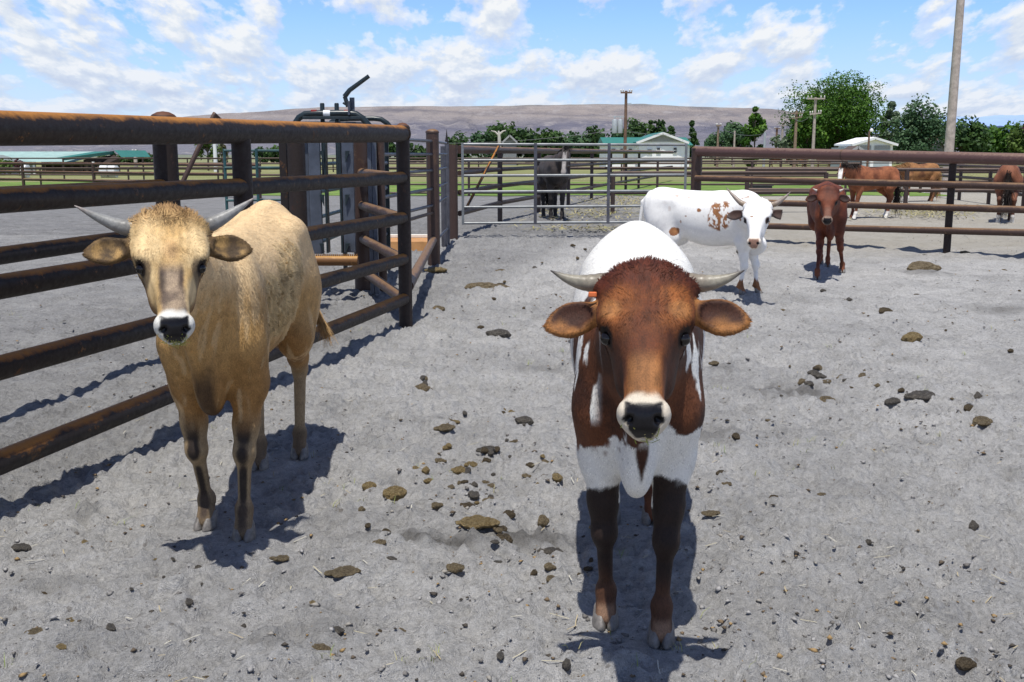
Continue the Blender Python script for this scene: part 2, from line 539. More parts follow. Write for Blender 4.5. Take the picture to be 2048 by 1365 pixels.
def hoof_obj(parent, c, rz, s=1.0, split=True, mat=None):
    mb = MB()
    ca, sa = math.cos(rz), math.sin(rz)
    for sg in ((-1, 1) if split else (0,)):
        prof = []
        n = 14
        for zz, k, dx in ((0.0, 1.0, 0.012), (.012, 1.0, .01), (.03, .88, .0), (.052, .70, -.01), (.06, .5, -.012)):
            ring = []
            for i in range(n):
                t = 2 * PI * i / n
                x = math.cos(t); y = math.sin(t)
                wx = (.043 if x > 0 else .034) * x; wy = (.0205 if split else .042) * y * (1 - .35 * max(0, x) ** 2)
                px_, py_ = wx * k + dx, wy * k + sg * .0215 - sg * .006 * max(0, x)
                X = (px_ * ca - py_ * sa) * s + c[0]; Y = (px_ * sa + py_ * ca) * s + c[1]
                ring.append((X, Y, zz * s + c[2]))
            prof.append(ring)
        V = [p for r_ in prof for p in r_]; F = []
        for i in range(len(prof) - 1):
            for k in range(n):
                a = i * n + k; b = i * n + (k + 1) % n
                F.append((a, b, b + n, a + n))
        F.append(tuple(range(n - 1, -1, -1))); F.append(tuple(range((len(prof) - 1) * n, len(prof) * n)))
        mb.add(V, F)
    return mb.build('hoof', mat or M['hoof'], parent, smooth=True, angle=55)

def horn_obj(parent, pts, r0, c0, c1, c2):
    P = np.array(pts, float); n = 26
    t = np.linspace(0, 1, n)
    # smooth curve through the points
    k = np.linspace(0, 1, len(P)); C = np.stack([hermite(t, k, P[:, j]) for j in range(3)], 1)
    rad = r0 * (1 - t ** 1.55 * .95) * (1 + .035 * np.sin(t * 46) * (t < .4))
    rad[-1] = .0015
    mb = MB().tube(C, rad, 16)
    tt = np.repeat(t, 16)
    nz = fbm(np.array(mb.V), 60, 3)
    colr = np.zeros((len(mb.V), 4)); colr[:, 3] = 1
    a = smooth01(.15, .5, tt + (nz - .5) * .3)[:, None]; b = smooth01(.72, .98, tt + (nz - .5) * .2)[:, None]
    colr[:, :3] = (np.array(c0) * (1 - a) + np.array(c1) * a) * (1 - b) + np.array(c2) * b
    return mesh_obj('horn', mb.V, mb.F, M['horn'], parent, True, colr)

def tuft_obj(name, parent, roots, dirs, L, n_per, spread, colA, colB, width=.0022, seed=1, sag=.3, nodes=5):
    """locks of hair: roots (k,3), dirs (k,3)"""
    g = np.random.default_rng(seed)
    k = len(roots); n = k * n_per
    Rt = np.repeat(np.asarray(roots, float), n_per, 0) + (g.random((n, 3)) - .5) * spread
    D = np.repeat(np.asarray(dirs, float), n_per, 0) + (g.random((n, 3)) - .5) * .8
    D /= np.linalg.norm(D, axis=1, keepdims=True)
    Ln = L * (.5 + g.random(n))[:, None]
    W = np.cross(D, g.random((n, 3)) - .5); W /= np.linalg.norm(W, axis=1, keepdims=True) + 1e-9
    cc = np.array(colA) + (np.array(colB) - np.array(colA)) * g.random((n, 1))
    V = []; C = []
    p = Rt.copy(); d = D.copy()
    for i in range(nodes):
        w = width * (1 - i / nodes) + .0002
        V += [p + W * w / 2, p - W * w / 2]; C += [cc * (.7 + .5 * i / nodes)] * 2
        p = p + d * Ln / (nodes - 1); d = d + np.array([0, 0, -sag]) + (g.random((n, 3)) - .5) * .35
        d /= np.linalg.norm(d, axis=1, keepdims=True)
    V = np.stack(V, 1); C = np.stack(C, 1); m = 2 * nodes
    b = np.arange(n)[:, None] * m
    F = np.concatenate([b + np.array([[2 * i, 2 * i + 1, 2 * i + 3, 2 * i + 2]]) for i in range(nodes - 1)])
    CC = np.ones((n * m, 4)); CC[:, :3] = C.reshape(-1, 3)
    return mesh_obj(name, V.reshape(-1, 3), F, M['coat'], parent, True, CC)

def mixc(a, b, t):
    a = np.asarray(a, float); b = np.asarray(b, float)
    return a + (b - a) * t[:, None]

def bovine(sp):
    """sp: dict of pose and colours; local x forward, y left, origin between the front hooves"""
    s = sp.get('s', 1.0)
    root = empty(sp['name'], sp['loc'], sp['rz']); tag(root, sp['label'], sp['cat'])
    hx, hy = math.cos(sp['rz']), math.sin(sp['rz'])
    def loc(p):
        d = np.asarray(p, float) - np.array(sp['loc']); return np.array([d[0] * hx + d[1] * hy, -d[0] * hy + d[1] * hx, d[2]])
    poll = loc(sp['poll']); nose = loc(sp['nose'])
    Hm = frame(nose - poll, sp.get('roll', 0)); hs = sp.get('hs', 1.0)
    def hp(u, v, w): return poll + hs * (Hm.T @ np.array([u, v, w]))
    st = sp.get('step', .0055)
    xs = axis_grid([(-1.5 * s, -.25, st * sp.get('cx', 1.5)), (-.25, max(poll[0], nose[0]) + .16, st)])
    ylo = min(-.34, poll[1] - .34 * hs, nose[1] - .16); yhi = max(.34, poll[1] + .34 * hs, nose[1] + .16)
    ys = axis_grid([(ylo, yhi, st)])
    zs = axis_grid([(-.005, .45, st), (.45, max(1.3 * s, poll[2] + .14), st)])
    f = Field(xs, ys, zs)
    fat = sp.get('fat', 1.0); dp = sp.get('deep', 1.0)
    T = [(.19, .83, .05, .04), (.14, .83, .14, .09), (.07, .835, .21, .13), (-.02, .84, .265, .165), (-.2, .845, .27, .2), (-.42, .83, .275, .23),
         (-.66, .85, .255, .24), (-.86, .90, .225, .222), (-1.02, .92, .225, .21), (-1.16, .93, .19, .165), (-1.25, .93, .12, .10), (-1.28, .93, .04, .04)]
    ru = sp.get('rump', 0.0)
    T = [(a * s, (b + ru * .5 * min(1, max(0, -a) / .8)) * s, (c + ru * .5 * min(1, max(0, -a) / .8)) * s * dp, d * s * fat) for a, b, c, d in T]
    f.loft(T[::-1], k=.05, ex=2.15, egg=sp.get('egg', -.07))
    # withers, hips, tail head, brisket, dewlap
    f.cone((-.0, 0, 1.02 * s), (-.35 * s, 0, 1.06 * s), .075 * s, .05 * s, .08)
    f.cone((-.35 * s, 0, 1.055 * s), (-1.1 * s, 0, (1.085 + ru) * s), .04 * s, .05 * s, .08)
    f.cone((-1.05 * s, 0, (1.10 + ru) * s), (-1.2 * s, 0, (1.085 + ru) * s), .035 * s, .03 * s, .05)
    for sg in (-1, 1):
        f.ell((-.90 * s, sg * sp.get('hipw', .15) * s * fat, (sp.get('hipz', 1.035) + ru * .8) * s), (.10 * s, .06 * s, .05 * s), .09)
        f.ell((-1.17 * s, sg * .075 * s, (1.03 + ru * .8) * s), (.06 * s, .035 * s, .05 * s), .05)
        f.ell((.02 * s, sg * .115 * s, .86 * s), (.12 * s, .075 * s, .22 * s), .06)      # shoulder blade
        f.ell((-1.0 * s, sg * .13 * s, .82 * s), (.17 * s, .10 * s, .24 * s), .08)      # thigh
    br = sp.get('brisket', .53)
    f.ell((.06 * s, 0, (br + .105) * s), (.12 * s, .036 * s, .12 * s), .05)
    f.cone((.04 * s, 0, (br + .13) * s), (.13 * s, 0, .80 * s), .036 * s, .055 * s, .06)
    # neck
    nk = hp(.03, 0, -.13)
    n0 = np.array([-.02, 0, .90 * s]); n1 = (n0 * .55 + nk * .45) + np.array([0, 0, -.01])
    f.cone(n0, n1, .205 * s, .145 * s, .07, (0, 1, 0), .60)
    f.cone(n1, nk, .155 * s, .11 * hs, .06, Hm[1], .8)
    dw = hp(.12, 0, -.20)
    f.cone(np.array([.12 * s, 0, (br + .10) * s]), dw, .05 * s, .03, .09, (0, 1, 0), .6)
    # legs
    for key, sg, hind in (('fl', 1, 0), ('fr', -1, 0), ('hl', 1, 1), ('hr', -1, 1)):
        h = sp['feet'][key]; kb = sp.get('kneebend', {}).get(key, 0.0)
        hxl, hyl = h[0], h[1]
        if not hind:
            sh = np.array([.04 * s, sg * .118 * s, .74 * s]); el = np.array([-.025 * s, sg * .110 * s, .585 * s])
            kn = np.array([hxl * .55 + .005 + kb, sg * .105 * s * .5 + hyl * .5, .325 * s])
            fe = np.array([hxl - .018, hyl, .105 * s]); pa = np.array([hxl - .005, hyl, .06 * s]); ho = np.array([hxl + .008, hyl, .03])
            f.cone(sh, el, .10 * s, .088 * s, .05, (0, 1, 0), .8)
            f.cone(el, kn * .6 + el * .4, .084 * s, .050 * s, .03, (0, 1, 0), .84)
            f.cone(kn * .6 + el * .4, kn, .049 * s, .037 * s, .03)
            f.ell(kn + np.array([.006, 0, 0]), (.043 * s, .039 * s, .050 * s), .022)
            f.cone(kn, fe, .0285 * s, .0215 * s, .025)
            f.ell(fe, (.034 * s, .034 * s, .038 * s), .022)
            f.cone(fe, ho, .029 * s, .037 * s, .015)
            f.ell(fe + np.array([-.03, .016, -.02]), (.012, .010, .014), .01); f.ell(fe + np.array([-.03, -.016, -.02]), (.012, .010, .014), .01)
        else:
            hp_ = np.array([-1.0 * s, sg * .12 * s, .80 * s]); stf = np.array([-.88 * s, sg * .14 * s, .62 * s])
            hk = np.array([hxl - .075 * s, hyl * .85 + sg * .02, .415 * s])
            fe = np.array([hxl - .02, hyl, .11 * s]); ho = np.array([hxl + .008, hyl, .03])
            f.cone(hp_, stf, .15 * s, .105 * s, .07, (0, 1, 0), .75)
            f.cone(stf, hk * .65 + stf * .35, .10 * s, .052 * s, .05, (0, 1, 0), .75)
            f.cone(hk * .65 + stf * .35, hk, .05 * s, .036 * s, .03)
            f.ell(hk + np.array([-.012, 0, .01]), (.044 * s, .032 * s, .048 * s), .02)
            f.cone(hk, fe, .031 * s, .0235 * s, .025)
            f.ell(fe, (.034 * s, .033 * s, .037 * s), .02)
            f.cone(fe, ho, .029 * s, .036 * s, .015)
    # head
    hst = [(-.045, -.085, .035, .05), (-.015, -.08, .075, .092), (.04, -.088, .095, .113), (.10, -.098, .106, .117), (.15, -.105, .113, .107),
           (.20, -.105, .107, .082), (.25, -.097, .092, .062), (.32, -.087, .075, .050), (.37, -.082, .064, .047), (.42, -.084, .050, .048), (.447, -.086, .028, .03)]
    wd = sp.get('wide', 1.0)
    f.loft([(a * hs, b * hs, c * hs, d * hs * wd) for a, b, c, d in hst], k=.03, O=poll, M=Hm, ex=2.5, egg=-.22)
    f.ell(hp(-.02, 0, -.03), (.045 * hs, .085 * hs, .035 * hs), .04, Hm)           # poll
    f.ell(hp(.405, 0, -.074), (.040 * hs, .057 * hs, .046 * hs), .022, Hm)         # muzzle
    f.ell(hp(.385, 0, -.118), (.045 * hs, .036 * hs, .026 * hs), .02, Hm)          # chin
    for sg in (-1, 1):
        f.ell(hp(.125, sg * .094, -.034), (.045 * hs, .024 * hs, .026 * hs), .03, Hm)      # brow
        f.ell(hp(.225, sg * .052, -.125), (.075 * hs, .024 * hs, .05 * hs), .035, Hm)    # cheek
        f.ell(hp(.175, sg * .108, -.040), (.026 * hs, .016 * hs, .020 * hs), .014, Hm, sub=True)   # socket
        f.ell(hp(.148, sg * .098, -.038), (.016 * hs, .013 * hs, .018 * hs), .012, Hm)     # upper lid
        f.cone(hp(.0, sg * .075, -.06), hp(.0, sg * .108, -.062), .036 * hs, .029 * hs, .03)      # horn root
        f.ell(hp(.432, sg * .037, -.050), (.018 * hs, .013 * hs, .010 * hs), .006, frame(Hm[0] + sg * .6 * Hm[1]), sub=True)
        f.ell(hp(.405, sg * .047, -.058), (.022 * hs, .014 * hs, .026 * hs), .015, Hm)     # nostril wing
    f.cone(hp(.39, -.05, -.107), hp(.447, 0, -.100), .0035, .0035, .006, sub=True)
    f.cone(hp(.39, .05, -.107), hp(.447, 0, -.100), .0035, .0035, .006, sub=True)
    # ears
    ears = []
    for sg, key in ((1, 'ear_l'), (-1, 'ear_r')):
        eu, ew, fu, fw = sp.get(key, (.22, -.12, .45, .9))
        a = Hm.T @ np.array([eu, sg, ew]); a /= np.linalg.norm(a)
        nfr = Hm.T @ np.array([fu, sg * .15, fw]); nfr -= a * (a @ nfr); nfr /= np.linalg.norm(nfr)
        b_ = np.cross(nfr, a)
        e0 = hp(.055, sg * .102, -.085); EL = sp.get('ear', .155) * hs
        ec = e0 + a * EL * .58
        Me = np.array([a, b_, nfr])
        f.cone(e0, e0 + a * EL * .35, .026 * hs, .032 * hs, .02)
        f.ell(ec, (EL * .44, .047 * hs, .018 * hs), .018, Me)
        f.cone(ec + a * EL * .12, e0 + a * EL * 1.04, .026 * hs, .007 * hs, .03, nfr, .5)
        f.ell(ec + nfr * .020 * hs + a * .008, (EL * .40, .037 * hs, .018 * hs), .008, Me, sub=True)
        ears.append((ec, Me, EL))
    # tail
    tp = sp.get('tail', [(-1.21, 0, 1.10), (-1.29, 0, 1.02), (-1.32, 0, .8), (-1.31, 0, .5)])
    tp = [np.array(p) * s for p in tp]
    rr = np.linspace(.032, .014, len(tp))
    for i in range(len(tp) - 1): f.cone(tp[i], tp[i + 1], rr[i] * s, rr[i + 1] * s, .02)
    V, Q = f.mesh(2)
    V, Q = biggest(V, Q)

    def headc(P): return ((P - poll) / hs) @ Hm.T
    def ear_info(P):
        inn = np.zeros(len(P)); anye = np.zeros(len(P)); rim = np.zeros(len(P))
        for ec, Me, EL in ears:
            q = (P - ec) @ Me.T
            e = np.sqrt((q[:, 0] / (EL * .52)) ** 2 + (q[:, 1] / (.055 * hs)) ** 2)
            m = (e < 1.05) & (np.abs(q[:, 2]) < .035) & (q[:, 0] > -EL * .5)
            anye = np.maximum(anye, m)
            inn = np.maximum(inn, m * (q[:, 2] > -.004) * smooth01(1.0, .6, e)); rim = np.maximum(rim, m * smooth01(.62, .9, e))
        return inn, anye, rim
    ctx = dict(s=s, poll=poll, Hm=Hm, headc=headc, ear=ear_info, hs=hs, feet=sp['feet'])
    paint0 = sp['paint']
    def paint(P, n):
        hc = headc(P); inn, anye, rim = ear_info(P)
        c = paint0(P, n, hc, inn, anye, rim, ctx)
        ishead = (hc[:, 0] > -.08) & (hc[:, 0] < .5) & (np.abs(hc[:, 1]) < .17) & (np.abs(hc[:, 2] + .08) < .16)
        out = np.ones((len(P), 4)); out[:, :3] = c
        pad = nosepad(hc) * ishead
        out[:, :3] = mixc(out[:, :3], sp.get('pad', (.007, .006, .007)), pad)
        out[:, 3] = 1 - pad * .95
        # dark skin round the eye
        for sg in (-1, 1):
            e = np.sqrt(((hc[:, 0] - .180) / .034) ** 2 + ((hc[:, 1] - sg * .098) / .022) ** 2 + ((hc[:, 2] + .048) / .034) ** 2)
            out[:, :3] = mixc(out[:, :3], np.array(sp.get('eyeskin', (.022, .013, .01))), smooth01(1.2, .8, e) * ishead)
        nos = np.zeros(len(P))
        for sg in (-1, 1):
            e = np.sqrt(((hc[:, 0] - .432) / .015) ** 2 + ((hc[:, 1] - sg * .037) / .012) ** 2 + ((hc[:, 2] + .050) / .010) ** 2)
            nos = np.maximum(nos, smooth01(1.3, .9, e))
        out[:, :3] = mixc(out[:, :3], (.006, .005, .005), nos)
        return out
    def flow(P, n):
        hc = headc(P)
        d = np.tile(np.array([-.55, 0, -.8]), (len(P), 1))
        d[:, 1] += 0
        hd = (hc[:, 0] > -.1) & (hc[:, 0] < .5) & (np.abs(hc[:, 1]) < .2) & (hc[:, 2] > -.25)
        wh = hc[:, 0] - .13
        dh = np.stack([np.where(wh > 0, .8, -1.0) + 0 * wh, hc[:, 1] * 9 * (wh < .05), np.zeros(len(P))], 1)
        d[hd] = (dh @ Hm)[hd]
        for ec, Me, EL in ears:
            q = (P - ec) @ Me.T
            m = (np.abs(q[:, 0]) < EL * .55) & (np.abs(q[:, 1]) < .06) & (np.abs(q[:, 2]) < .035)
            d[m] = Me[0]
        return d
    L0 = sp.get('fur', .009)
    def length(P, g):
        hc = headc(P); inn, anye, rim = ear_info(P)
        zz = P[:, 2] / s
        L = L0 * (.45 + .55 * smooth01(.3, .6, zz)); lift = np.full(len(P), .22); curl = np.full(len(P), sp.get('curl', .3))
        if 'patch' in sp:
            k = sp['patch'](P); L = L * (1 + 1.3 * k); lift = lift + .25 * k; curl = curl + 1.6 * k
        hd = (hc[:, 0] > -.1) & (hc[:, 0] < .5) & (np.abs(hc[:, 1]) < .2) & (hc[:, 2] > -.25)
        lh = (.0045 + (sp.get('facefur', .011) - .0045) * smooth01(.25, .1, hc[:, 0]))
        tp_ = smooth01(.035, -.015, hc[:, 0] + .02 * (vnoise(P, 40) - .5) * 2) * smooth01(-.13, -.03, hc[:, 2])
        lh = lh + (sp.get('pollfur', .016) - .011) * tp_ * (.5 + vnoise(P, 30, 8))
        L = np.where(hd, lh, L); lift = np.where(hd, .22 + .18 * tp_, lift); curl = np.where(hd, .25 + .9 * tp_, curl)
        L = np.where(anye > 0, .007 + .006 * rim, L); lift = np.where(anye > 0, .22, lift)
        L = np.where(nosepad(hc) > .3, 0, L); L = np.where(zz < .055, 0, L)
        return L, lift, curl
    body = furred('body', V, Q, paint, flow, length, sp.get('blades', 100000), M['coat'], root, sp.get('bw', .0017), sp.get('seed', 1), sp.get('jit', .5))
    # eyes, horns, hooves
    for sg in (-1, 1):
        c = hp(.174, sg * .0935, -.0575)
        bm = bmesh.new(); bmesh.ops.create_uvsphere(bm, u_segments=20, v_segments=12, radius=.018 * hs)
        me = bpy.data.meshes.new('eye'); bm.to_mesh(me); bm.free(); me.materials.append(M['eye'])
        for p in me.polygons: p.use_smooth = True
        o = bpy.data.objects.new('eye', me); col.objects.link(o); o.location = c; o.parent = root
        hk = 'horn_l' if sg > 0 else 'horn_r'
        pts = sp.get(hk, sp.get('horn'))
        if pts:
            horn_obj(root, [hp(u, sg * v, w) for u, v, w in pts], sp.get('hr', .027) * hs, *sp['hornc'])
    if sp.get('bits'):
        g = np.random.default_rng(9); V = []; F = []; C = []
        for _ in range(sp['bits']):
            p = hp(.446 - .010 * g.random(), g.normal() * .018, -.088 + g.normal() * .014); a_ = g.random() * 6.28
            d1 = Hm[1] * math.cos(a_) + Hm[2] * math.sin(a_); d2 = np.cross(d1, Hm[0]); L_ = .004 + .010 * g.random(); p = p + Hm[0] * .004
            o = len(V); V += [p - d1 * L_ - d2 * .0012, p - d1 * L_ + d2 * .0012, p + d1 * L_ + d2 * .0010 + Hm[0] * .003, p + d1 * L_ - d2 * .0010 + Hm[0] * .003]; F.append((o, o + 1, o + 2, o + 3))
            c_ = random.choice([(.42, .42, .10), (.28, .33, .06), (.55, .5, .22)]); C += [(*c_, 1)] * 4
        mesh_obj('chewed_grass', V, F, M['coat'], root, False, C)
    for key in ('fl', 'fr', 'hl', 'hr'):
        h = sp['feet'][key]; hoof_obj(root, (h[0] + .006, h[1], h[2] if len(h) > 2 else 0), sp.get('toe', {}).get(key, 0), 1.06 * s, True)
    if sp.get('polltuft'):
        g = np.random.default_rng(3)
        k = 46
        rt = np.array([hp(-.03 + .05 * g.random(), (g.random() - .5) * sp.get('tuftw', .13), .0 - .02 * g.random()) for _ in range(k)])
        dr = np.array([Hm.T @ np.array([.55 + 1.3 * (g.random() - .5), (r_ - .5) * 2.0, .45]) for r_ in g.random(k)])
        tuft_obj('hair_tuft', root, rt, dr, sp.get('tuftl', .035), 30, .022, *sp['polltuft'], seed=5, width=.0012, sag=.1)
    if sp.get('tailtuft'):
        e = tp[-1]; d = e - tp[-2]; d /= np.linalg.norm(d)
        k = 10; rt = [e - d * .05 * i / k * 2 for i in range(k)]
        tuft_obj('tail_tuft', root, rt, [d + np.array([0, 0, -.3])] * k, .10 * s, 40, .022, *sp['tailtuft'], seed=8, sag=.12, width=.003)
    return root, hp, loc

def biggest(V, Q):
    """keep the largest connected piece"""
    n = len(V); lab = np.arange(n)
    while True:
        m = lab[Q].min(1)
        new = lab.copy()
        for k in range(4): np.minimum.at(new, Q[:, k], m)
        new = new[new]
        if (new == lab).all(): break
        lab = new
    u, c = np.unique(lab, return_counts=True); keep = lab == u[c.argmax()]
    idx = np.cumsum(keep) - 1
    Qk = Q[keep[Q[:, 0]]]
    return V[keep], idx[Qk]

def nosepad(hc):
    u, v, w = hc[:, 0], np.abs(hc[:, 1]), hc[:, 2]
    wd = .044 - .024 * smooth01(-.045, -.098, w)
    side = smooth01(wd + .004, wd - .003, v) * smooth01(-.099, -.093, w)
    front = smooth01(.398 - .014 * smooth01(.03, .0, v) * 0, .408, u + .012 * smooth01(.02, .045, v))
    return np.clip(side * front, 0, 1) * (u < .5)

# ---- coat colours
def muzzle_white(c, hc, colr, u0=.345):
    n = fbm(hc, 40, 3, 2)
    ish = (np.abs(hc[:, 1]) < .1) & (hc[:, 2] > -.2) & (hc[:, 0] < .5)
    k = smooth01(u0, u0 + .03, hc[:, 0] + (n - .5) * .03) * ish
    return mixc(c, colr, k)

def paint_brown(P, n, hc, inn, anye, rim, ctx):
    x, y, z = P.T
    n1 = fbm(P, 7, 4, 1); n2 = fbm(P, 22, 3, 4); n3 = fbm(P * np.array([4.5, 4.5, 1.6]), 4, 3, 7)
    white = np.array([.88, .86, .80]); dark = np.array([.06, .020, .009]); red = np.array([.14, .046, .017])
    br = mixc(dark, red, smooth01(.35, .65, n1))
    # white back and hindquarters, brown shoulders and neck, pale chest, dark forelegs
    k = smooth01(-.38, -.30, x + (n1 - .5) * .5) * smooth01(1.06, 1.03, z + (n1 - .5) * .08) * smooth01(.665, .685, z + (n2 - .5) * .12 + (n1 - .5) * .26)
    neck = smooth01(.17, .2, x) * smooth01(.70, .73, z + (n1 - .5) * .22)
    k = np.maximum(k, neck)
    streak = smooth01(.57, .62, n3) * smooth01(.10, .14, np.abs(y)) * smooth01(.70, .74, z)
    k = k * (1 - streak)
    rump = smooth01(.60, .64, fbm(P, 4.5, 3, 9)) * smooth01(1.02, .95, z) * smooth01(-.4, -.5, x)
    k = np.maximum(k, rump)
    c = mixc(np.tile(white, (len(P), 1)), br, k)
    # wedge under the throat
    wd = smooth01(.024, .014, np.abs(y - .012) * (1.0) + smooth01(.66, .56, z) * .016) * smooth01(.545, .57, z) * smooth01(.72, .66, z) * smooth01(.08, .11, x)
    c = mixc(c, dark, wd)
    # legs
    leg = smooth01(.505, .485, z + (n2 - .5) * .05 + (n1 - .5) * .10 + np.where(x > -.4, .35 * np.abs(y) - .035, -.06))
    lc = mixc(np.array([.022, .012, .009]), np.array([.085, .036, .018]), smooth01(.24, .12, z + (n2 - .5) * .05))
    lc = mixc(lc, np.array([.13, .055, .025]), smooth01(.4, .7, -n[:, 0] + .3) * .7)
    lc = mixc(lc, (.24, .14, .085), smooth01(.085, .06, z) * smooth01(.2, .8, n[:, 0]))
    bel = (np.abs(y) < .052) & (z > .42) & (x > -.5) & (x < .3)
    c = mixc(c, lc, leg * (~bel))
    hind = smooth01(.62, .55, z + (n1 - .5) * .1) * smooth01(-.6, -.7, x) * smooth01(.50, .47, z)
    c = mixc(c, mixc(dark, red * 1.2, n2), hind)
    # head
    u, v, w = hc.T
    hd = smooth01(-.09, -.06, u) * (u < .5) * (np.abs(v) < .175) * (w > -.165)
    hd = np.maximum(hd, anye)
    h = mixc(np.array([.115, .030, .008]), np.array([.26, .082, .018]), smooth01(.3, .7, fbm(hc, 14, 4, 3)))
    h = mixc(h, np.array([.10, .022, .009]), smooth01(.08, .0, u + (n2 - .5) * .08))
    h = mixc(h, np.array([.31, .13, .042]), smooth01(.24, .3, u) * smooth01(.05, .03, np.abs(v)) * smooth01(-.05, -.03, w))
    h = mixc(h, np.array([.06, .018, .008]), smooth01(.16, .21, u) * smooth01(.042, .068, np.abs(v) + (n2 - .5) * .02) * .85)
    h = mixc(h, np.array([.10, .035, .014]), smooth01(-.06, -.11, w) * smooth01(.36, .3, u))
    h = mixc(h, np.array([.34, .15, .045]), smooth01(1.2, .6, np.sqrt(((u - .125) / .03) ** 2 + ((np.abs(v) - .085) / .03) ** 2)) * .6)
    sn = vnoise(hc * np.array([.25, 1, 1]), 95, 4); h = h * (.50 + .68 * sn)[:, None]
    h = mixc(h, np.array([.035, .014, .008]), smooth01(.03, .05, np.abs(v)) * smooth01(.19, .23, u) * smooth01(.34, .30, u) * .55)
    h = muzzle_white(h, hc, (.66, .58, .46), .362)
    e1 = mixc(np.array([.33, .14, .04]), np.array([.05, .018, .010]), np.clip(inn * 1.5 - .25, 0, 1) * smooth01(.045, -.005, hc[:, 0] - .075 + (fbm(P, 22, 3, 5) - .5) * .09))
    h = mixc(h, e1, np.clip(anye, 0, 1) * .95)
    c = mixc(c, h, hd)
    return c

def paint_tan(P, n, hc, inn, anye, rim, ctx):
    x, y, z = P.T
    n1 = fbm(P, 5, 4, 1); n2 = fbm(P, 20, 3, 4); nst = fbm(P * np.array([1, 1, .18]), 26, 3, 8)
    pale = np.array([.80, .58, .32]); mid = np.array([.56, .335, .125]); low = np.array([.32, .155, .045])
    c = mixc(mid, pale, smooth01(.85, 1.12, z + (n1 - .5) * .25))  # sunlit paleness of the back painted into the coat, rising with height
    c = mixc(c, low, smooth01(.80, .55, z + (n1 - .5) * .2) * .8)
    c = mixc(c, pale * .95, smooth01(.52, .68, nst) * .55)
    pk = PATCH(P); c = mixc(c, np.array([.80, .60, .30]), pk * .75); c = mixc(c, np.array([.20, .11, .04]), pk * smooth01(.55, .64, fbm(P, 18, 3, 14)) * .4)
    leg = smooth01(.52, .40, z)
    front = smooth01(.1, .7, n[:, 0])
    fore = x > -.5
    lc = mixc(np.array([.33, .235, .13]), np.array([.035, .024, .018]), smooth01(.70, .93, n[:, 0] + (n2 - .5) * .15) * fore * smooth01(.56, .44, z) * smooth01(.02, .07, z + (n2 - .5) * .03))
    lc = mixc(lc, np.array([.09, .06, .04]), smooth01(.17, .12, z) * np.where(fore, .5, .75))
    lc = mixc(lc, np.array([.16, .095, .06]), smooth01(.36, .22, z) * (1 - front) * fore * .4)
    c = mixc(c, lc, leg)
    br = smooth01(.045, .02, np.abs(y)) * smooth01(.76, .64, z) * smooth01(.05, .1, x)
    c = mixc(c, np.array([.05, .03, .018]), br * .85)
    u, v, w = hc.T
    hd = smooth01(-.09, -.06, u) * (u < .5) * (np.abs(v) < .175) * (w > -.165)
    hd = np.maximum(hd, anye)
    h = mixc(np.array([.50, .32, .13]), np.array([.74, .54, .28]), smooth01(.3, .65, fbm(hc, 12, 4, 3)))
    h = mixc(h, np.array([.34, .20, .085]), smooth01(.03, -.03, u + (n2 - .5) * .05))
    h = mixc(h, np.array([.40, .23, .11]), smooth01(1.2, .3, np.sqrt(((u - .15) / .05) ** 2 + (v / .03) ** 2)) * .45)
    nb = smooth01(.045, .03, np.abs(v) + (n2 - .5) * .02) * smooth01(.18, .24, u) * smooth01(-.05, -.03, w)
    h = mixc(h, mixc(np.array([.15, .105, .075]), np.array([.34, .25, .165]), smooth01(.35, .65, fbm(hc, 25, 3, 6))), nb)
    h = mixc(h, np.array([.045, .028, .02]), nb * smooth01(.012, .030, np.abs(v) + (n2 - .5) * .02) * smooth01(.34, .27, u + (n2 - .5) * .05) * .85)
    h = mixc(h, np.array([.07, .045, .03]), smooth01(1.3, .7, np.sqrt(((u - .205) / .035) ** 2 + ((np.abs(v) - .083) / .02) ** 2)) * .75)
    h = mixc(h, np.array([.24, .13, .05]), smooth01(-.08, -.12, w) * smooth01(.36, .3, u))
    sn = vnoise(hc * np.array([.3, 1, 1]), 85, 4); h = h * (.78 + .42 * sn)[:, None]
    h = muzzle_white(h, hc, (.70, .68, .62), .362)
    e1 = mixc(np.array([.33, .20, .07]), np.array([.05, .03, .015]), np.clip(inn * 1.5, 0, 1) * smooth01(.3, .6, fbm(P, 26, 3, 5)))
    e1 = mixc(e1, np.array([.07, .04, .02]), rim * .75)
    h = mixc(h, e1, np.clip(anye, 0, 1) * .95)
    return mixc(c, h, hd)
def PATCH(P):
    x, y, z = P.T
    e = np.sqrt(((x + .30) / .34) ** 2 + ((z - .88) / .17) ** 2)
    m = smooth01(1.15, .75, e + (fbm(P, 9, 3, 2) - .5) * 1.1)
    e2 = np.sqrt(((x + .62) / .2) ** 2 + ((z - 1.02) / .1) ** 2)
    m2 = smooth01(1.1, .8, e2 + (fbm(P, 9, 3, 5) - .5) * 1.1)
    return np.maximum(m, m2 * .7) * (y > 0)

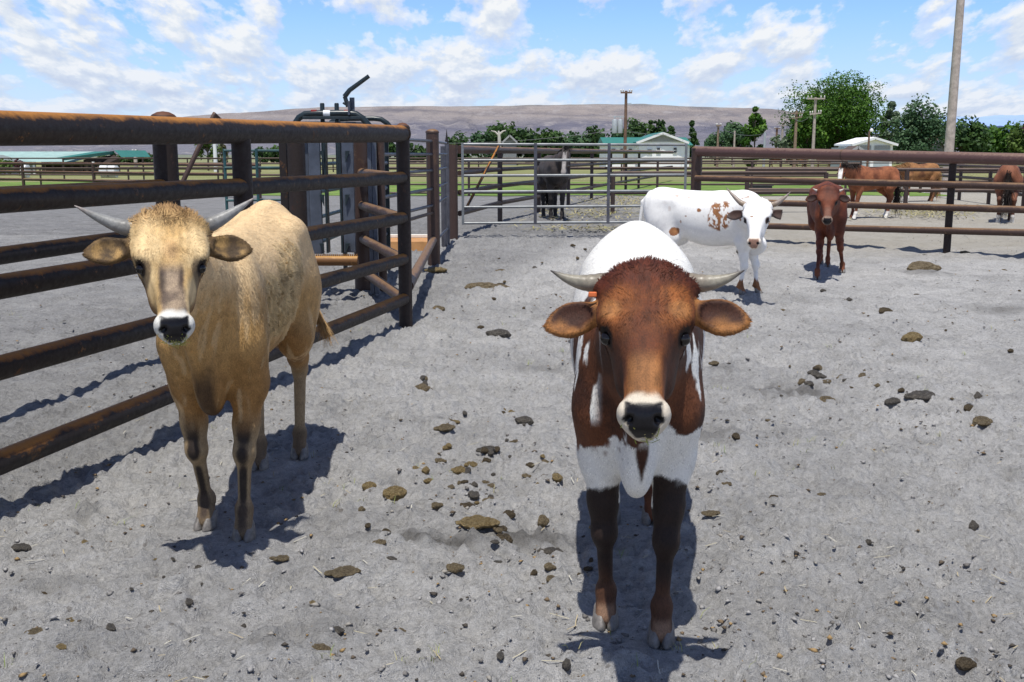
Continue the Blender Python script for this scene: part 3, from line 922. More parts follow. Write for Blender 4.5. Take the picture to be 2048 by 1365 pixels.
def paint_white(P, n, hc, inn, anye, rim, ctx):
    x, y, z = P.T
    n1 = fbm(P, 9, 4, 1); n2 = fbm(P, 30, 3, 4)
    c = np.tile(np.array([.90, .88, .84]), (len(P), 1))
    red = mixc(np.array([.22, .075, .03]), np.array([.42, .20, .08]), n2)
    e = np.sqrt(((x + .25) / .13) ** 2 + ((z - .84) / .15) ** 2)
    k = smooth01(1.05, .85, e + (n1 - .5) * 1.1) * smooth01(.50, .55, fbm(P * np.array([1, 1, .6]), 38, 3, 4) + .035)
    sp_ = smooth01(.86, .89, vnoise(P, 15, 21)) * smooth01(-.95, -.6, x) * smooth01(.60, .66, z)
    k = np.maximum(k * (np.abs(y) > .05), sp_)
    e2 = np.sqrt(((x + .78) / .055) ** 2 + ((z - .66) / .045) ** 2); k = np.maximum(k, smooth01(1.1, .9, e2 + (n2 - .5) * .6) * (np.abs(y) > .1))
    c = mixc(c, red, k)
    legs = smooth01(.17, .14, z + (n2 - .5) * .08) * (x > -.4)
    c = mixc(c, np.array([.28, .12, .05]), legs)
    c = mixc(c, np.array([.7, .62, .5]), smooth01(.16, .12, z) * 0)
    u, v, w = hc.T
    c = mixc(c, np.array([.74, .66, .56]), smooth01(.36, .40, u) * (u < .5) * (np.abs(v) < .1) * (w > -.2))
    c = mixc(c, np.array([.05, .022, .014]), np.clip(inn, 0, 1) * .95)
    c = mixc(c, np.array([.045, .02, .014]), np.clip(anye, 0, 1) * .9)
    return c

def paint_red(P, n, hc, inn, anye, rim, ctx):
    x, y, z = P.T
    n1 = fbm(P, 6, 4, 1)
    c = mixc(np.array([.085, .022, .012]), np.array([.175, .048, .020]), smooth01(.3, .7, n1))
    c = mixc(c, np.array([.20, .07, .03]), smooth01(.2, .1, z) * .6)
    u, v, w = hc.T
    hd = (u > .2) & (u < .5) & (np.abs(v) < .1) & (w > -.2)
    c = mixc(c, np.array([.24, .11, .07]), hd * smooth01(.22, .3, u) * smooth01(.05, .03, np.abs(v)) * .7)
    c = mixc(c, np.array([.28, .20, .15]), hd * smooth01(.36, .39, u) * .8)
    c = mixc(c, np.array([.02, .01, .008]), np.clip(inn, 0, 1) * .9)
    return c



def world_feet(loc, rz, pts):
    c, s_ = math.cos(rz), math.sin(rz); out = {}
    for k, p in pts.items():
        d = np.asarray(p, float)[:2] - np.asarray(loc)[:2]
        out[k] = (d[0] * c + d[1] * s_, -d[0] * s_ + d[1] * c)
    return out

def build_cattle(quick=False):
    q = .35 if quick else 1.0
    # --- brown and white calf in front
    fr, fl = gp(1211, 1246), gp(1322, 1280)          # its right and left front feet
    mid = (fr + fl) / 2
    hip = gp(1262, 1030)
    d = mid - hip; rz = math.atan2(d[1], d[0])
    hind_c = mid - d / np.linalg.norm(d) * 1.04
    sd = np.array([-math.sin(rz), math.cos(rz), 0])
    feet = world_feet(mid, rz, dict(fl=fl, fr=fr, hl=hind_c + sd * .085, hr=hind_c - sd * .085))
    root, hp, lc = bovine(dict(name='calf', label='brown and white calf with short grey horns facing the camera in front', cat='calf',
        loc=tuple(mid), rz=rz, s=.99, poll=at(1292, 545, 2.66), nose=at(1287, 812, 2.33), feet=feet, paint=paint_brown, fat=1.0,
        horn=[(-.018, .085, -.055), (-.018, .15, -.058), (-.026, .20, -.052), (-.046, .250, -.04)], hr=.0275, hornc=((.24, .20, .15), (.30, .27, .205), (.07, .06, .055)),
        ear_l=(.16, -.1, .35, .95), ear_r=(.24, -.16, .30, .95), ear=.147, fur=.009, facefur=.014, blades=int(150000 * q), step=.0055 if not quick else .009,
        polltuft=((.10, .022, .010), (.20, .06, .02)), tuftw=.14, tuftl=.022, brisket=.50, seed=1, wide=.96, rump=.085, hipw=.12, hipz=.97, roll=R(1.2), jit=.7, bits=40,
        toe=dict(fl=-.05, fr=.1)))
    # ear tag
    tg = MB().box(hp(.045, -.135, -.035), (.006, .022, .014)).build('ear_tag', M['tagm'], root, bevel=.003)
    # --- tan calf
    fr, fl = gp(414, 1052), gp(489, 1075)
    mid = (fr + fl) / 2; rz = R(-88)
    hl, hr = gp(600, 913), gp(520, 935)
    feet = world_feet(mid, rz, dict(fl=fl, fr=fr, hl=hl, hr=hr))
    root, hp, lc = bovine(dict(name='calf', label='shaggy tan calf with upswept grey horns standing beside the pipe fence', cat='calf',
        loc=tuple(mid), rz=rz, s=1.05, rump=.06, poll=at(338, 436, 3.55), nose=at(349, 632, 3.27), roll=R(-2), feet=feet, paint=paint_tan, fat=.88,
        horn_l=[(.0, .085, -.06), (-.028, .15, -.055), (-.068, .22, -.04), (-.115, .292, -.02)],
        horn_r=[(.0, .085, -.06), (-.004, .15, -.05), (-.025, .22, -.03), (-.052, .295, .0)], hr=.031,
        hornc=((.18, .17, .15), (.30, .295, .275), (.34, .29, .26)),
        ear_l=(-.02, -.12, .3, .95), ear_r=(.10, -.1, .3, .95), fur=.012, facefur=.013, pollfur=.030, curl=.4, jit=.24, deep=.93, bits=150, ear=.155, patch=PATCH,
        blades=int(170000 * q), step=.006 if not quick else .009, brisket=.50, seed=2, bw=.0021,
        tail=[(-1.2, 0, 1.08), (-1.28, .06, .98), (-1.27, .12, .82), (-1.25, .17, .70), (-1.22, .215, .62)], tailtuft=((.33, .18, .06), (.55, .36, .16)),
        polltuft=((.10, .05, .02), (.34, .2, .08)), tuftw=.10, tuftl=.034, kneebend=dict(fr=.02), toe=dict(fl=.05, fr=-.25)))
    # --- white calf
    f0 = gp(1494, 590); rz = R(-31)
    c_, s_ = math.cos(rz), math.sin(rz); fw = np.array([c_, s_, 0]); sd = np.array([-s_, c_, 0])
    mid = f0 + sd * .08 + fw * (-.03)
    feet = dict(fl=(.09, .085), fr=(-.03, -.085), hl=(-1.0, .09), hr=(-1.12, -.09))
    root, hp, lc = bovine(dict(name='calf', label='white calf with rusty red spots on its ribs standing side on', cat='calf',
        loc=tuple(mid), rz=rz, s=.96, hs=1.1, pad=(.30, .17, .12), poll=at(1515, 404, 10.38), nose=at(1507, 474, 10.10), feet=feet, paint=paint_white, fat=1.02, deep=1.13,
        horn_l=[(.0, .085, -.06), (-.02, .16, -.05), (-.07, .23, -.03), (-.12, .28, -.01)], horn_r=[(.0, .085, -.06), (-.04, .16, -.05), (-.12, .24, -.03), (-.19, .30, -.01)],
        hr=.028, hornc=((.30, .22, .15), (.30, .24, .20), (.18, .14, .13)), ear_l=(.15, -.15, .3, .95), ear_r=(.12, -.15, .3, .95), ear=.16,
        fur=.008, blades=int(26000 * q), step=.008 if not quick else .011, cx=1.0, brisket=.46, seed=3, eyeskin=(.10, .05, .04), bw=.004, roll=R(3),
        tail=[(-1.21, 0, 1.1), (-1.30, 0, 1.0), (-1.335, 0, .75), (-1.325, .0, .45)], tailtuft=((.6, .57, .5), (.8, .76, .68))))
    # --- dark red calf
    mid = gp(1655, 551); rz = R(-103)
    feet = world_feet(mid, rz, dict(fl=gp(1684, 545), fr=gp(1634, 559), hl=gp(1655, 534), hr=gp(1641, 528)))
    bovine(dict(name='calf', label='dark red calf with small pale horns walking past the pipe fence', cat='calf',
        loc=tuple(mid), rz=rz, s=.98, poll=at(1657, 377, 12.35), nose=at(1655, 437, 12.13), hs=.97, feet=feet, paint=paint_red, fat=1.0,
        horn=[(.0, .085, -.06), (-.0, .13, -.055), (-.012, .16, -.05), (-.03, .185, -.045)], hr=.020, hornc=((.45, .38, .32), (.5, .44, .38), (.3, .25, .2)),
        ear_l=(.3, -.15, .3, .95), ear_r=(.3, -.15, .3, .95), ear=.15, fur=.008, blades=int(20000 * q), step=.008 if not quick else .011, cx=1.0, brisket=.46, seed=4, bw=.004))

# ------------------------------------------------------------------ horses
M['mane'] = simple('mane_hair', (.02, .014, .012), .7, 0, .4, 30)
def horse(sp):
    s = sp.get('s', 1.0)
    root = empty('horse', sp['loc'], sp['rz']); tag(root, sp['label'], 'horse', sp.get('group'))
    st = sp.get('step', .013)
    hd = sp['head']                                   # poll (x, y, z) and nose (x, y, z), local
    poll, nose = np.array(hd[0]) * s, np.array(hd[1]) * s
    Hm = frame(nose - poll)
    def hp(u, v, w): return poll + s * (Hm.T @ np.array([u, v, w]))
    xs = axis_grid([(-1.6 * s, max(poll[0], nose[0]) + .25, st)])
    ys = axis_grid([(min(-.4 * s, poll[1] - .3, nose[1] - .2), max(.4 * s, poll[1] + .3, nose[1] + .2), st)])
    zs = axis_grid([(-.01, max(1.6 * s, poll[2] + .25), st)])
    f = Field(xs, ys, zs)
    T = [(.26, 1.05, .06, .06), (.2, 1.03, .2, .14), (.08, 1.05, .29, .20), (-.1, 1.06, .33, .24), (-.4, 1.06, .31, .27), (-.7, 1.09, .29, .27),
         (-.95, 1.13, .28, .26), (-1.15, 1.14, .26, .24), (-1.3, 1.13, .2, .18), (-1.37, 1.12, .08, .08)]
    f.loft([(a * s, b * s, c * s, d * s) for a, b, c, d in T[::-1]], k=.06, ex=2.1, egg=.05)
    f.cone((0, 0, 1.33 * s), (-.3 * s, 0, 1.32 * s), .09 * s, .05 * s, .08)
    n0 = np.array([.02, 0, 1.15]) * s; n2 = hp(.03, 0, -.09); n1 = n0 * .5 + n2 * .5 + np.array([0, 0, .02])
    f.cone(n0, n1, .25 * s, .16 * s, .08, (0, 1, 0), .6); f.cone(n1, n2, .16 * s, .10 * s, .06, Hm[1], .65)
    for key, sg, hind in (('fl', 1, 0), ('fr', -1, 0), ('hl', 1, 1), ('hr', -1, 1)):
        hx_, hy_ = [q * s for q in sp['feet'][key]]
        if not hind:
            P = [((.05 * s, sg * .15 * s, .95 * s), .13), ((.0, sg * .14 * s, .78 * s), .09), ((hx_ * .5 + .01, sg * .06 * s + hy_ * .5, .46 * s), .052),
                 ((hx_ - .02, hy_, .17 * s), .036), ((hx_ - .01, hy_, .14 * s), .042), ((hx_ + .02, hy_, .05 * s), .042), ((hx_ + .035, hy_, .0), .058)]
        else:
            P = [((-1.1 * s, sg * .15 * s, 1.0 * s), .21), ((-.98 * s, sg * .16 * s, .82 * s), .14), ((hx_ - .10 * s, hy_ * .8 + sg * .03, .55 * s), .062),
                 ((hx_ - .05, hy_, .40 * s), .045), ((hx_ - .02, hy_, .16 * s), .042), ((hx_ + .02, hy_, .05 * s), .042), ((hx_ + .035, hy_, .0), .058)]
        for a, b in zip(P[:-1], P[1:]): f.cone(a[0], b[0], a[1] * s, b[1] * s, .035, (0, 1, 0), .85 if a[1] > .1 else 1)
    hst = [(-.03, -.08, .05, .05), (.03, -.09, .095, .085), (.12, -.11, .125, .095), (.2, -.115, .125, .09), (.3, -.10, .09, .065), (.42, -.085, .068, .052), (.52, -.085, .06, .055), (.57, -.085, .03, .03)]
    f.loft([(a * s, b * s, c * s, d * s) for a, b, c, d in hst], k=.03, O=poll, M=Hm, ex=2.3, egg=-.1)
    for sg in (-1, 1): f.cone(hp(.0, sg * .05, -.04), hp(-.13, sg * .065, -.03), .028 * s, .010 * s, .02)
    V, Q = f.mesh(2); V, Q = biggest(V, Q)
    def paint(P, n):
        c = np.ones((len(P), 4)); c[:, :3] = sp['paint'](P / s, n, ((P - poll) / s) @ Hm.T)
        return c
    furred('body', V, Q, paint, None, None, 0, M['coat'], root)
    # mane and tail
    mc = sp.get('mane', ((.012, .009, .008), (.04, .025, .018)))
    ks = np.linspace(0, 1, 16); B = hp(-.02, 0, .03)
    rt = [n0 * (1 - k) + B * k + np.array([-.02, 0, (.24 * (1 - k) + .03) * s]) for k in ks]
    tuft_obj('mane', root, rt, [np.array([-.1, .9, .1])] * 16, .16 * s, 26, .06 * s, *mc, width=.012, seed=3, sag=.5)
    tuft_obj('forelock', root, [hp(-.01, 0, .01)] * 3, [Hm[0]] * 3, .12 * s, 20, .05 * s, *mc, width=.008, seed=4, sag=.2)
    tt = [np.array([-1.36 - .04 * math.sin(k * 3), 0, 1.22 - .75 * k]) * s for k in np.linspace(0, 1, 12)]
    tuft_obj('tail', root, tt, [np.array([-.15, 0, -1.0])] * 12, .35 * s, 40, .09 * s, *mc, width=.014, seed=5, sag=.3)
    for key in ('fl', 'fr', 'hl', 'hr'):
        h = sp['feet'][key]; hoof_obj(root, (h[0] * s + .03, h[1] * s, 0), 0, 1.25 * s, False)
    for sg in (-1, 1):
        bm = bmesh.new(); bmesh.ops.create_uvsphere(bm, u_segments=12, v_segments=8, radius=.022 * s)
        me = bpy.data.meshes.new('eye'); bm.to_mesh(me); bm.free(); me.materials.append(M['eye'])
        o = bpy.data.objects.new('eye', me); col.objects.link(o); o.location = hp(.17, sg * .088, -.05); o.parent = root
    return root

def horse_paint(base, dark, blaze=None, socks=(), low=None, noseC=None):
    def p(P, n, hc):
        n1 = fbm(P, 4, 3, 2)
        c = mixc(np.array(dark), np.array(base), smooth01(.3, .65, n1))
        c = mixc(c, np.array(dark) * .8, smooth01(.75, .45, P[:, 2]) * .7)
        u, v, w = hc.T
        hd = (u > -.1) & (u < .6) & (np.abs(v) < .12) & (w > -.25)
        if blaze: c = mixc(c, np.array(blaze[0]), hd * smooth01(blaze[1] + .01, blaze[1] - .005, np.abs(v)) * smooth01(.02, .06, u) * smooth01(-.1, -.05, w))
        if noseC is not None: c = mixc(c, np.array(noseC), hd * smooth01(.40, .46, u))
        for (sx, sy, h) in socks:
            m = smooth01(h, h - .03, P[:, 2]) * (np.abs(P[:, 0] - sx) < .22) * ((P[:, 1] > 0) == (sy > 0))
            c = mixc(c, (.75, .72, .66), m)
        return c
    return p
def build_horses():
    # dark grey horse behind the gate
    mid = (gp(1092, 441) + gp(1134, 441)) / 2
    FT = dict(fl=(.04, .12), fr=(-.03, -.12), hl=(-1.08, .13), hr=(-1.2, -.13))
    horse(dict(loc=tuple(mid), rz=R(-84), s=1.04, label='dark grey horse with a pale nose standing behind the metal gate', feet=FT,
        head=((.52, .10, 1.52), (.74, .02, 1.08)), paint=horse_paint((.075, .06, .054), (.018, .016, .016), ((.34, .31, .29), .04), noseC=(.30, .27, .25)), mane=((.008, .008, .008), (.02, .018, .016))))
    a = gp(1704, 438); b = gp(1772, 436)
    ch = ((.30, .105, .045), (.13, .04, .018))
    rz = R(-158)
    horse(dict(loc=(a[0] + .1, a[1] + .1, 0), rz=rz, s=.86, label='chestnut horse with a white blaze standing side on behind the brown fence', feet=dict(fl=(.10, .12), fr=(.0, -.12), hl=(-.98, .13), hr=(-1.16, -.13)),
        head=((.72, .22, 1.40), (.92, .36, .98)), paint=horse_paint(*ch, ((.78, .75, .70), .055), socks=((.10, 1, .22), (-1.16, -1, .20), (-.98, 1, .2)), noseC=(.75, .7, .65))))
    c = gp(1812, 404)
    horse(dict(loc=tuple(c), rz=R(-160), s=.86, label='sorrel horse half hidden behind the chestnut horse', feet=FT,
        head=((.72, .10, 1.2), (.98, .2, .8)), paint=horse_paint((.34, .16, .06), (.17, .07, .03), ((.7, .66, .6), .04), socks=((.04, 1, .25), (-.03, -1, .25))), mane=((.3, .14, .05), (.45, .25, .1))))
    d = gp(2012, 447)
    horse(dict(loc=(d[0] + .42, d[1] + 1.0, 0), rz=R(66), s=.92, label='bay horse seen from behind at the right edge of the pens', feet=dict(fl=(.04, .12), fr=(-.03, -.12), hl=(-1.08, .15), hr=(-1.2, -.15)),
        head=((.72, .0, 1.2), (.98, .0, .8)), paint=horse_paint((.24, .09, .045), (.10, .035, .02), socks=((-1.08, 1, .2), (-1.2, -1, .22)))))
    # small herd far behind the pens
    herd = [(1560, 334, (.22, .07, .04), 20, 'two-tone dark red cow in the far herd beside the grey post'), (1585, 335, (.30, .11, .05), 170, 'rusty horse standing broadside in the far herd'),
            (1612, 335, (.42, .24, .10), 15, 'sandy horse standing in the middle of the far herd'), (1636, 336, (.28, .10, .05), 160, 'brown horse nearest the chestnut horse in the far herd')]
    for i, (px, py, c, rz, lb) in enumerate(herd):
        p = gp(px, py)
        lab = ['dark red horse leftmost in the far herd', 'rusty horse second from left in the far herd', 'sandy horse third in the far herd', 'brown horse rightmost in the far herd'][i]
        horse(dict(loc=tuple(p), rz=R(rz), s=.95, step=.03, label=lab, group='horses grazing far behind the pens', feet=FT, head=((.75, .0, 1.1), (1.0, .1, .7)),
            paint=horse_paint(c, tuple(q * .5 for q in c), ((.7, .66, .6), .05))))
# ------------------------------------------------------------------ fences and steelwork
def post_obj(parent, x, y, h, r, mat, z0=-.05, cap=True, name='post'):
    prof = [(r, z0), (r, h - .02)]
    if cap: prof += [(r + .006, h - .02), (r + .006, h - .004), (r * .9, h + .012), (r * .5, h + .03), (.004, h + .036)]
    else: prof += [(r, h), (r * .96, h + .001)]
    return MB().lathe((x, y, 0), prof, 22).build(name, mat, parent, smooth=True, angle=50)
def fence(label, posts, zs, rr, rp, h, mat, pmat=None, cap=True, group=None, line=None, name='pipe_fence', sag=.0, face=0.0, clamps=False):
    """posts [(x,y)...] in order; rails run along line (or the posts), in front of them by face"""
    pmat = pmat or mat
    L = [np.array(p[:2], float) for p in (line or posts)]
    root = empty(name, (0, 0, 0)); tag(root, label, 'fence', group)
    for p in posts: post_obj(root, p[0], p[1], h if len(p) < 3 else p[2], rp, pmat, cap=cap)
    for i, z in enumerate(zs):
        r_ = rr[i] if hasattr(rr, '__len__') else rr
        pts = []
        for k, p in enumerate(L):
            zz = z if not hasattr(z, '__len__') else z[0] + (z[1] - z[0]) * k / (len(L) - 1)
            d = (L[min(k + 1, len(L) - 1)] - L[max(k - 1, 0)]); d = d / np.linalg.norm(d)
            n_ = np.array([d[1], -d[0]]) * face
            pts.append((p[0] + n_[0], p[1] + n_[1], zz))
        # mid points keep the long pipes from looking ruler-straight
        P2 = []
        for a, b in zip(pts[:-1], pts[1:]):
            a = np.array(a); b = np.array(b); m = max(1, int(np.linalg.norm(b - a) / 3))
            for q in range(m):
                t = q / m; P2.append(a + (b - a) * t + np.array([0, 0, (random.random() - .5) * sag if 0 < q else 0]))
        P2.append(np.array(pts[-1]))
        tube_obj('rail', P2, r_, mat, root, 16 if r_ > .04 else 10)
    return root

def build_fences():
    # near fence on the left -------------------------------------------------
    A = gp(812, 648); B = gp(0, 1040); B = A + (B - A) * 1.45
    nd = (B - A) / np.linalg.norm(B - A)
    root = empty('pipe_fence', (0, 0, 0)); tag(root, 'rusty five-rail pipe fence running past the tan calf at the left', 'fence')
    def topz(q): return q[2]
    y_at = {268: 257, 356: 402, 437: 574, 521: 736, 602: 925}
    zl = []
    for i, (y8, y0) in enumerate(y_at.items()):
        a = on_line(800, y8, A, B); b = on_line(0, y0, A, B)
        d = (b - a) / np.linalg.norm((b - a)[:2]); e = a + d * 9.0
        zl.append(a[2])
        r_ = .072 if i == 0 else .052
        P2 = [a + (A - a) * [1, 1, 0] * .9] + [a + (e - a) * k / 5 for k in range(1, 6)]
        P2[0][2] = a[2]
        tube_obj('rail', P2, r_, M['pipe'], root, 22)
        # weld collar where the rail meets the end post
        MB().tube([P2[0] - nd * .0, P2[0] + nd * .016], r_ * 1.12, 16).build('weld', M['pipe_post'], root, smooth=True)
    post_obj(root, A[0], A[1], zl[0] + .06, .060, M['pipe_post'])
    q = on_line(487, 400, A, B)
    back = np.array([-nd[1], nd[0], 0]); back = back if back[0] < 0 else -back
    sp = np.linalg.norm((q - A)[:2])
    for k in range(1, 5):
        p = A + nd * sp * k
        post_obj(root, p[0] + back[0] * .0, p[1] + back[1] * .0, zl[0] - .01, .058, M['pipe_post'], cap=False)
    ZR = zl
    # corner brace rails back to the heavy post ------------------------------
    Q = gp(727, 583); Q[2] = 0
    root2 = empty('pipe_fence', (0, 0, 0)); tag(root2, 'short rusty fence panel joining the heavy capped post to the near end post', 'fence')
    for z in ZR[1:]:
        tube_obj('rail', [(Q[0], Q[1], z), (A[0] - .02, A[1] + .03, z - .01)], .050, M['pipe_brown'], root2, 16)
    post_obj(root2, Q[0], Q[1], 1.80, .092, M['pipe_brown'])
    # heavy posts further left, with black rails -----------------------------
    R1 = at(336, 400, 7.85); R1[2] = 0
    L0 = at(-330, 400, 4.9); L0[2] = 0; L1 = L0 + (L0 - R1) * .5
    fence('dark heavy pipe fence with a capped post, seen between the near rails', [tuple(L1[:2]), tuple(L0[:2]), tuple(R1[:2])], [ZR[1] - .03, ZR[2] - .02, 1.62], .052, .088, 1.77, M['pipe'], M['pipe_post'])
    R2 = at(583, 400, 9.9); R2[2] = 0
    # row of posts between the chute and the gate ----------------------------
    S = at(762, 400, 11.6); S[2] = 0
    T = gp(868, 527); U = gp(907, 476)
    root3 = empty('pipe_fence', (0, 0, 0)); tag(root3, 'fence bay of thin grey tubes between brown posts beside the cattle chute', 'fence')
    zz = [on_line(866, y, S, T)[2] for y in (283, 309, 341, 378, 411)]
    for z in zz: tube_obj('rail', [(S[0], S[1], z), (T[0], T[1], z)], .021, M['galv_dull'], root3, 10)
    zb = on_line(866, 426, S, T)[2]; tube_obj('rail', [(S[0], S[1], zb), (T[0], T[1], zb)], .022, M['pipe_brown'], root3, 10)
    zb = on_line(866, 480, S, T)[2]
    tube_obj('rail', [(A[0] + .02, A[1] + .06, zb + .0), (T[0], T[1], zb)], .05, M['pipe_brown'], root3, 16)
    post_obj(root3, S[0], S[1], 1.72, .05, M['pipe_brown'])
    post_obj(root3, T[0], T[1], 1.80, .088, M['pipe_brown'])
    root4 = empty('pipe_fence', (0, 0, 0)); tag(root4, 'narrow fence bay of thin tubes between the tall brown post and the gate post', 'fence')
    G0 = T + (U - T) * .62
    for z in zz + [.28]: tube_obj('rail', [(T[0], T[1], z), (G0[0], G0[1], z)], .020, M['galv_dull'], root4, 10)
    post_obj(root4, G0[0] - .05, G0[1], 1.62, .045, M['galv_dull'], cap=False)
    post_obj(root4, G0[0] - .02, G0[1] + .5, 1.66, .035, M['galv_dull'], cap=False)
    post_obj(root4, U[0], U[1], 1.66, .085, M['pipe_brown'], cap=False)
    pk = MB().lathe((U[0] - .11, U[1] + .1, 0), [(.03, 0), (.035, 1.2), (.045, 1.6), (.012, 1.84), (.003, 1.93)], 10).build('post', M['pipe'], root4, smooth=True)

    # galvanised gate ---------------------------------------------------------
    V = at(1391, 400, U[1] + .1); V[2] = 0
    g = empty('gate', tuple(U)); tag(g, 'long silver six-bar metal gate across the back of the pen', 'gate')
    g.location = (0, 0, 0)
    def gq(px, py): return on_line(px, py, U, V)
    ys = [(289, 290), (321, 320), (352, 350), (384, 382), (415, 412), (447, 444)]
    cA, cB = gq(925, 300), gq(1372, 300)
    zz2 = [(gq(925, a)[2], gq(1372, b)[2]) for a, b in ys]
    for za, zb in zz2: tube_obj('rail', [(cA[0], cA[1], za), (cB[0], cB[1], zb)], .024, M['galv'], g, 12)
    for px, mt in ((925, 'galv'), (1071, 'galv_dull'), (1218, 'galv_dull'), (1372, 'galv')):
        c = gq(px, 300); t = (px - 925) / 447
        a = zz2[0][0] * (1 - t) + zz2[0][1] * t; b = zz2[-1][0] * (1 - t) + zz2[-1][1] * t
        MB().box((c[0], c[1] - .024, (a + b) / 2), (.055 if 1000 < px < 1300 else .045, .012, abs(a - b) + .05)).build('upright', M[mt], g, bevel=.003)
    # hinge and chain
    for z in (1.35, .45): MB().tube([(cB[0] + .02, cB[1], z), (V[0] - .04, V[1], z)], .016, 8).build('hinge', M['pipe_post'], g, smooth=True)
    # brown fence at the right ------------------------------------------------
    W = gp(1893, 507)
    d = (W - V) / np.linalg.norm(W - V)
    fv = np.array([d[1], -d[0], 0]); fv = fv if fv[1] < 0 else -fv
    Vf, Wf = V + fv * .09, W + fv * .09
    Z4 = []
    root5 = empty('pipe_fence', (0, 0, 0)); tag(root5, 'brown four-rail pipe fence behind the white and red calves at the right', 'fence')
    E = W + d * 8
    for i, (ya, yb) in enumerate(((303, 319.5), (357, 373.5), (402, 420), (449, 466))):
        a = on_line(1396, ya, Vf, Wf); b = on_line(2046, yb, Vf, Wf); dd = (b - a); e = a + dd * 1.7
        r_ = .088 if i == 0 else .052
        n = 8
        P2 = [a + (e - a) * k / n for k in range(n + 1)]
        if i: P2[0] = P2[0] - dd / np.linalg.norm(dd) * .05
        tube_obj('rail', P2, r_, M['pipe_purple'] if i == 0 else M['pipe_brown'], root5, 20)
        if i == 0:
            for px in (1684,):
                c = on_line(px, 315, Vf, Wf); zc = a[2] + (b[2] - a[2]) * (c[0] - a[0]) / (b[0] - a[0])
                MB().tube([(c[0], c[1], zc), tuple(np.array([c[0], c[1], zc]) + d * .02)], r_ * 1.035, 20).build('weld', M['pipe_brown'], root5, smooth=True)
    post_obj(root5, V[0], V[1], 1.60, .095, M['pipe_brown'])
    sp = np.linalg.norm(W - V)
    for k in (1, 2): post_obj(root5, (V + d * sp * k)[0], (V + d * sp * k)[1], 1.36, .055, M['pipe_post'], cap=False)

    # fence that runs away behind the gate ------------------------------------
    P0 = gp(1000, 444); P1 = gp(1162, 410); P9 = gp(1277, 378)
    dirn = (P9 - P0) / np.linalg.norm(P9 - P0); U2 = U + np.array([.1, .35, 0])
    posts = [tuple((P0 + dirn * t)[:2]) for t in np.linspace(0, np.linalg.norm(P9 - P0), 7)]
    zt = on_line(1000, 301, P0, P9)[2]
    fence('long brown pipe fence leading away behind the silver gate', posts, [zt, zt - .42, .80, .42], [.075, .045, .05, .05], .055, zt, M['pipe_brown'], M['pipe_far'], cap=False,
          line=[tuple(U2[:2])] + [posts[0], posts[-1], tuple((P9 + dirn * 14)[:2])])
    # slanting brace behind the gate
    br = empty('brace_pipe', (0, 0, 0)); tag(br, 'slanting rusty brace pipe rising behind the silver gate', 'brace')
    a = on_line(915, 372, U2, P0); b = at(1000, 288, P0[1] - 1.2)
    tube_obj('pipe', [tuple(gp(914, 474) + np.array([.12, .9, .45])), tuple(b)], .028, M['pipe'], br, 10)

    # pens beyond --------------------------------------------------------------
    def row(label, x0, x1, Y0, Y1, zs, r_, step, mat=M['pipe_far'], h=None, group='pipe fences of the far pens'):
        n = max(2, int(round(abs(math.hypot(x1 - x0, Y1 - Y0)) / step)) + 1)
        ps = [(x0 + (x1 - x0) * k / (n - 1), Y0 + (Y1 - Y0) * k / (n - 1)) for k in range(n)]
        return fence(label, ps, zs, r_, r_ * 1.25, h or max(zs), mat, cap=False, group=group, line=[ps[0], ps[-1]])
    def X(px, Y): return (px - 1024) / FPX * (Y * CP + H * SP)
    row('thin dark pipe fence in front of the green field, behind the gate', X(750, 38), X(1690, 38), 38, 38, [1.24, 1.0, .72, .42, .02 + .1], .035, 3.6)
    row('grey topped fence crossing behind the white calf', X(1225, 27), X(1660, 27), 27, 27.5, [1.02, .52], .045, 5.2, M['pipe_far'])
    row('far row of dark rails across the green field', X(-30, 60), X(1720, 60), 60, 60, [1.25, .95, .65, .35], .038, 4.5)
    row('farthest row of pen rails below the trees', X(-60, 88), X(2120, 88), 88, 88, [1.1, .75, .4], .045, 6)
    row('reddish rail fence in front of the teal-roofed building', X(-80, 44), X(520, 36), 44, 36, [1.12, .80, .5], .05, 4.4, M['pipe_brown'])
    row('low dark rails before the teal-roofed building', X(-90, 52), X(620, 50), 52, 50, [.82, .5, .25], .035, 4)
    # pens on the right
    a = gp(1868, 394); b = gp(2130, 430)
    row('pipe fence slanting forward in the right pens', a[0], b[0], a[1], b[1], [1.12, .75, .38], .045, 2.6)
    row('level pipe fence behind the chestnut horse', X(1500, 30), X(2120, 30), 30.5, 29.5, [1.06, .48], .05, 5.5)
    row('pipe fence behind the bay horse', X(1840, 41), X(2160, 41), 41, 41, [1.15, .8, .45], .045, 3.4)
    # small galvanised teal panels on the left
    tp = empty('panel_gate', (0, 0, 0)); tag(tp, 'teal tube panel gate standing behind the near fence', 'gate')
    xa, xb = X(457, 17), X(580, 17)
    for z in (1.55, 1.28, 1.02, .76, .5, .24): tube_obj('rail', [(xa, 17, z), (xb, 17.3, z)], .02, M['teal'], tp, 10)
    for x in (xa, X(520, 17), xb): tube_obj('upright', [(x, 17.02, 0.0), (x, 17.02, 1.58)], .024, M['teal'], tp, 10)
    # pipe frame with a slanting brace
    fr = empty('frame_brace', (0, 0, 0)); tag(fr, 'rusty slanting pipe brace with a bent top left of the chute', 'brace')
    p0, p1, p2 = at(362, 372, 14.0), at(429, 229, 14.3), at(446, 246, 14.5)
    p0[2] = max(p0[2], .0)
    lo = p0 + (p0 - p1) * ((p0[2]) / (p1[2] - p0[2])); 
    tube_obj('pipe', [lo, p0, p1 - (p1 - p0) * .02, p1, p2, (p2[0] + .3, p2[1], 1.25)], .033, M['pipe_brown'], fr, 12)
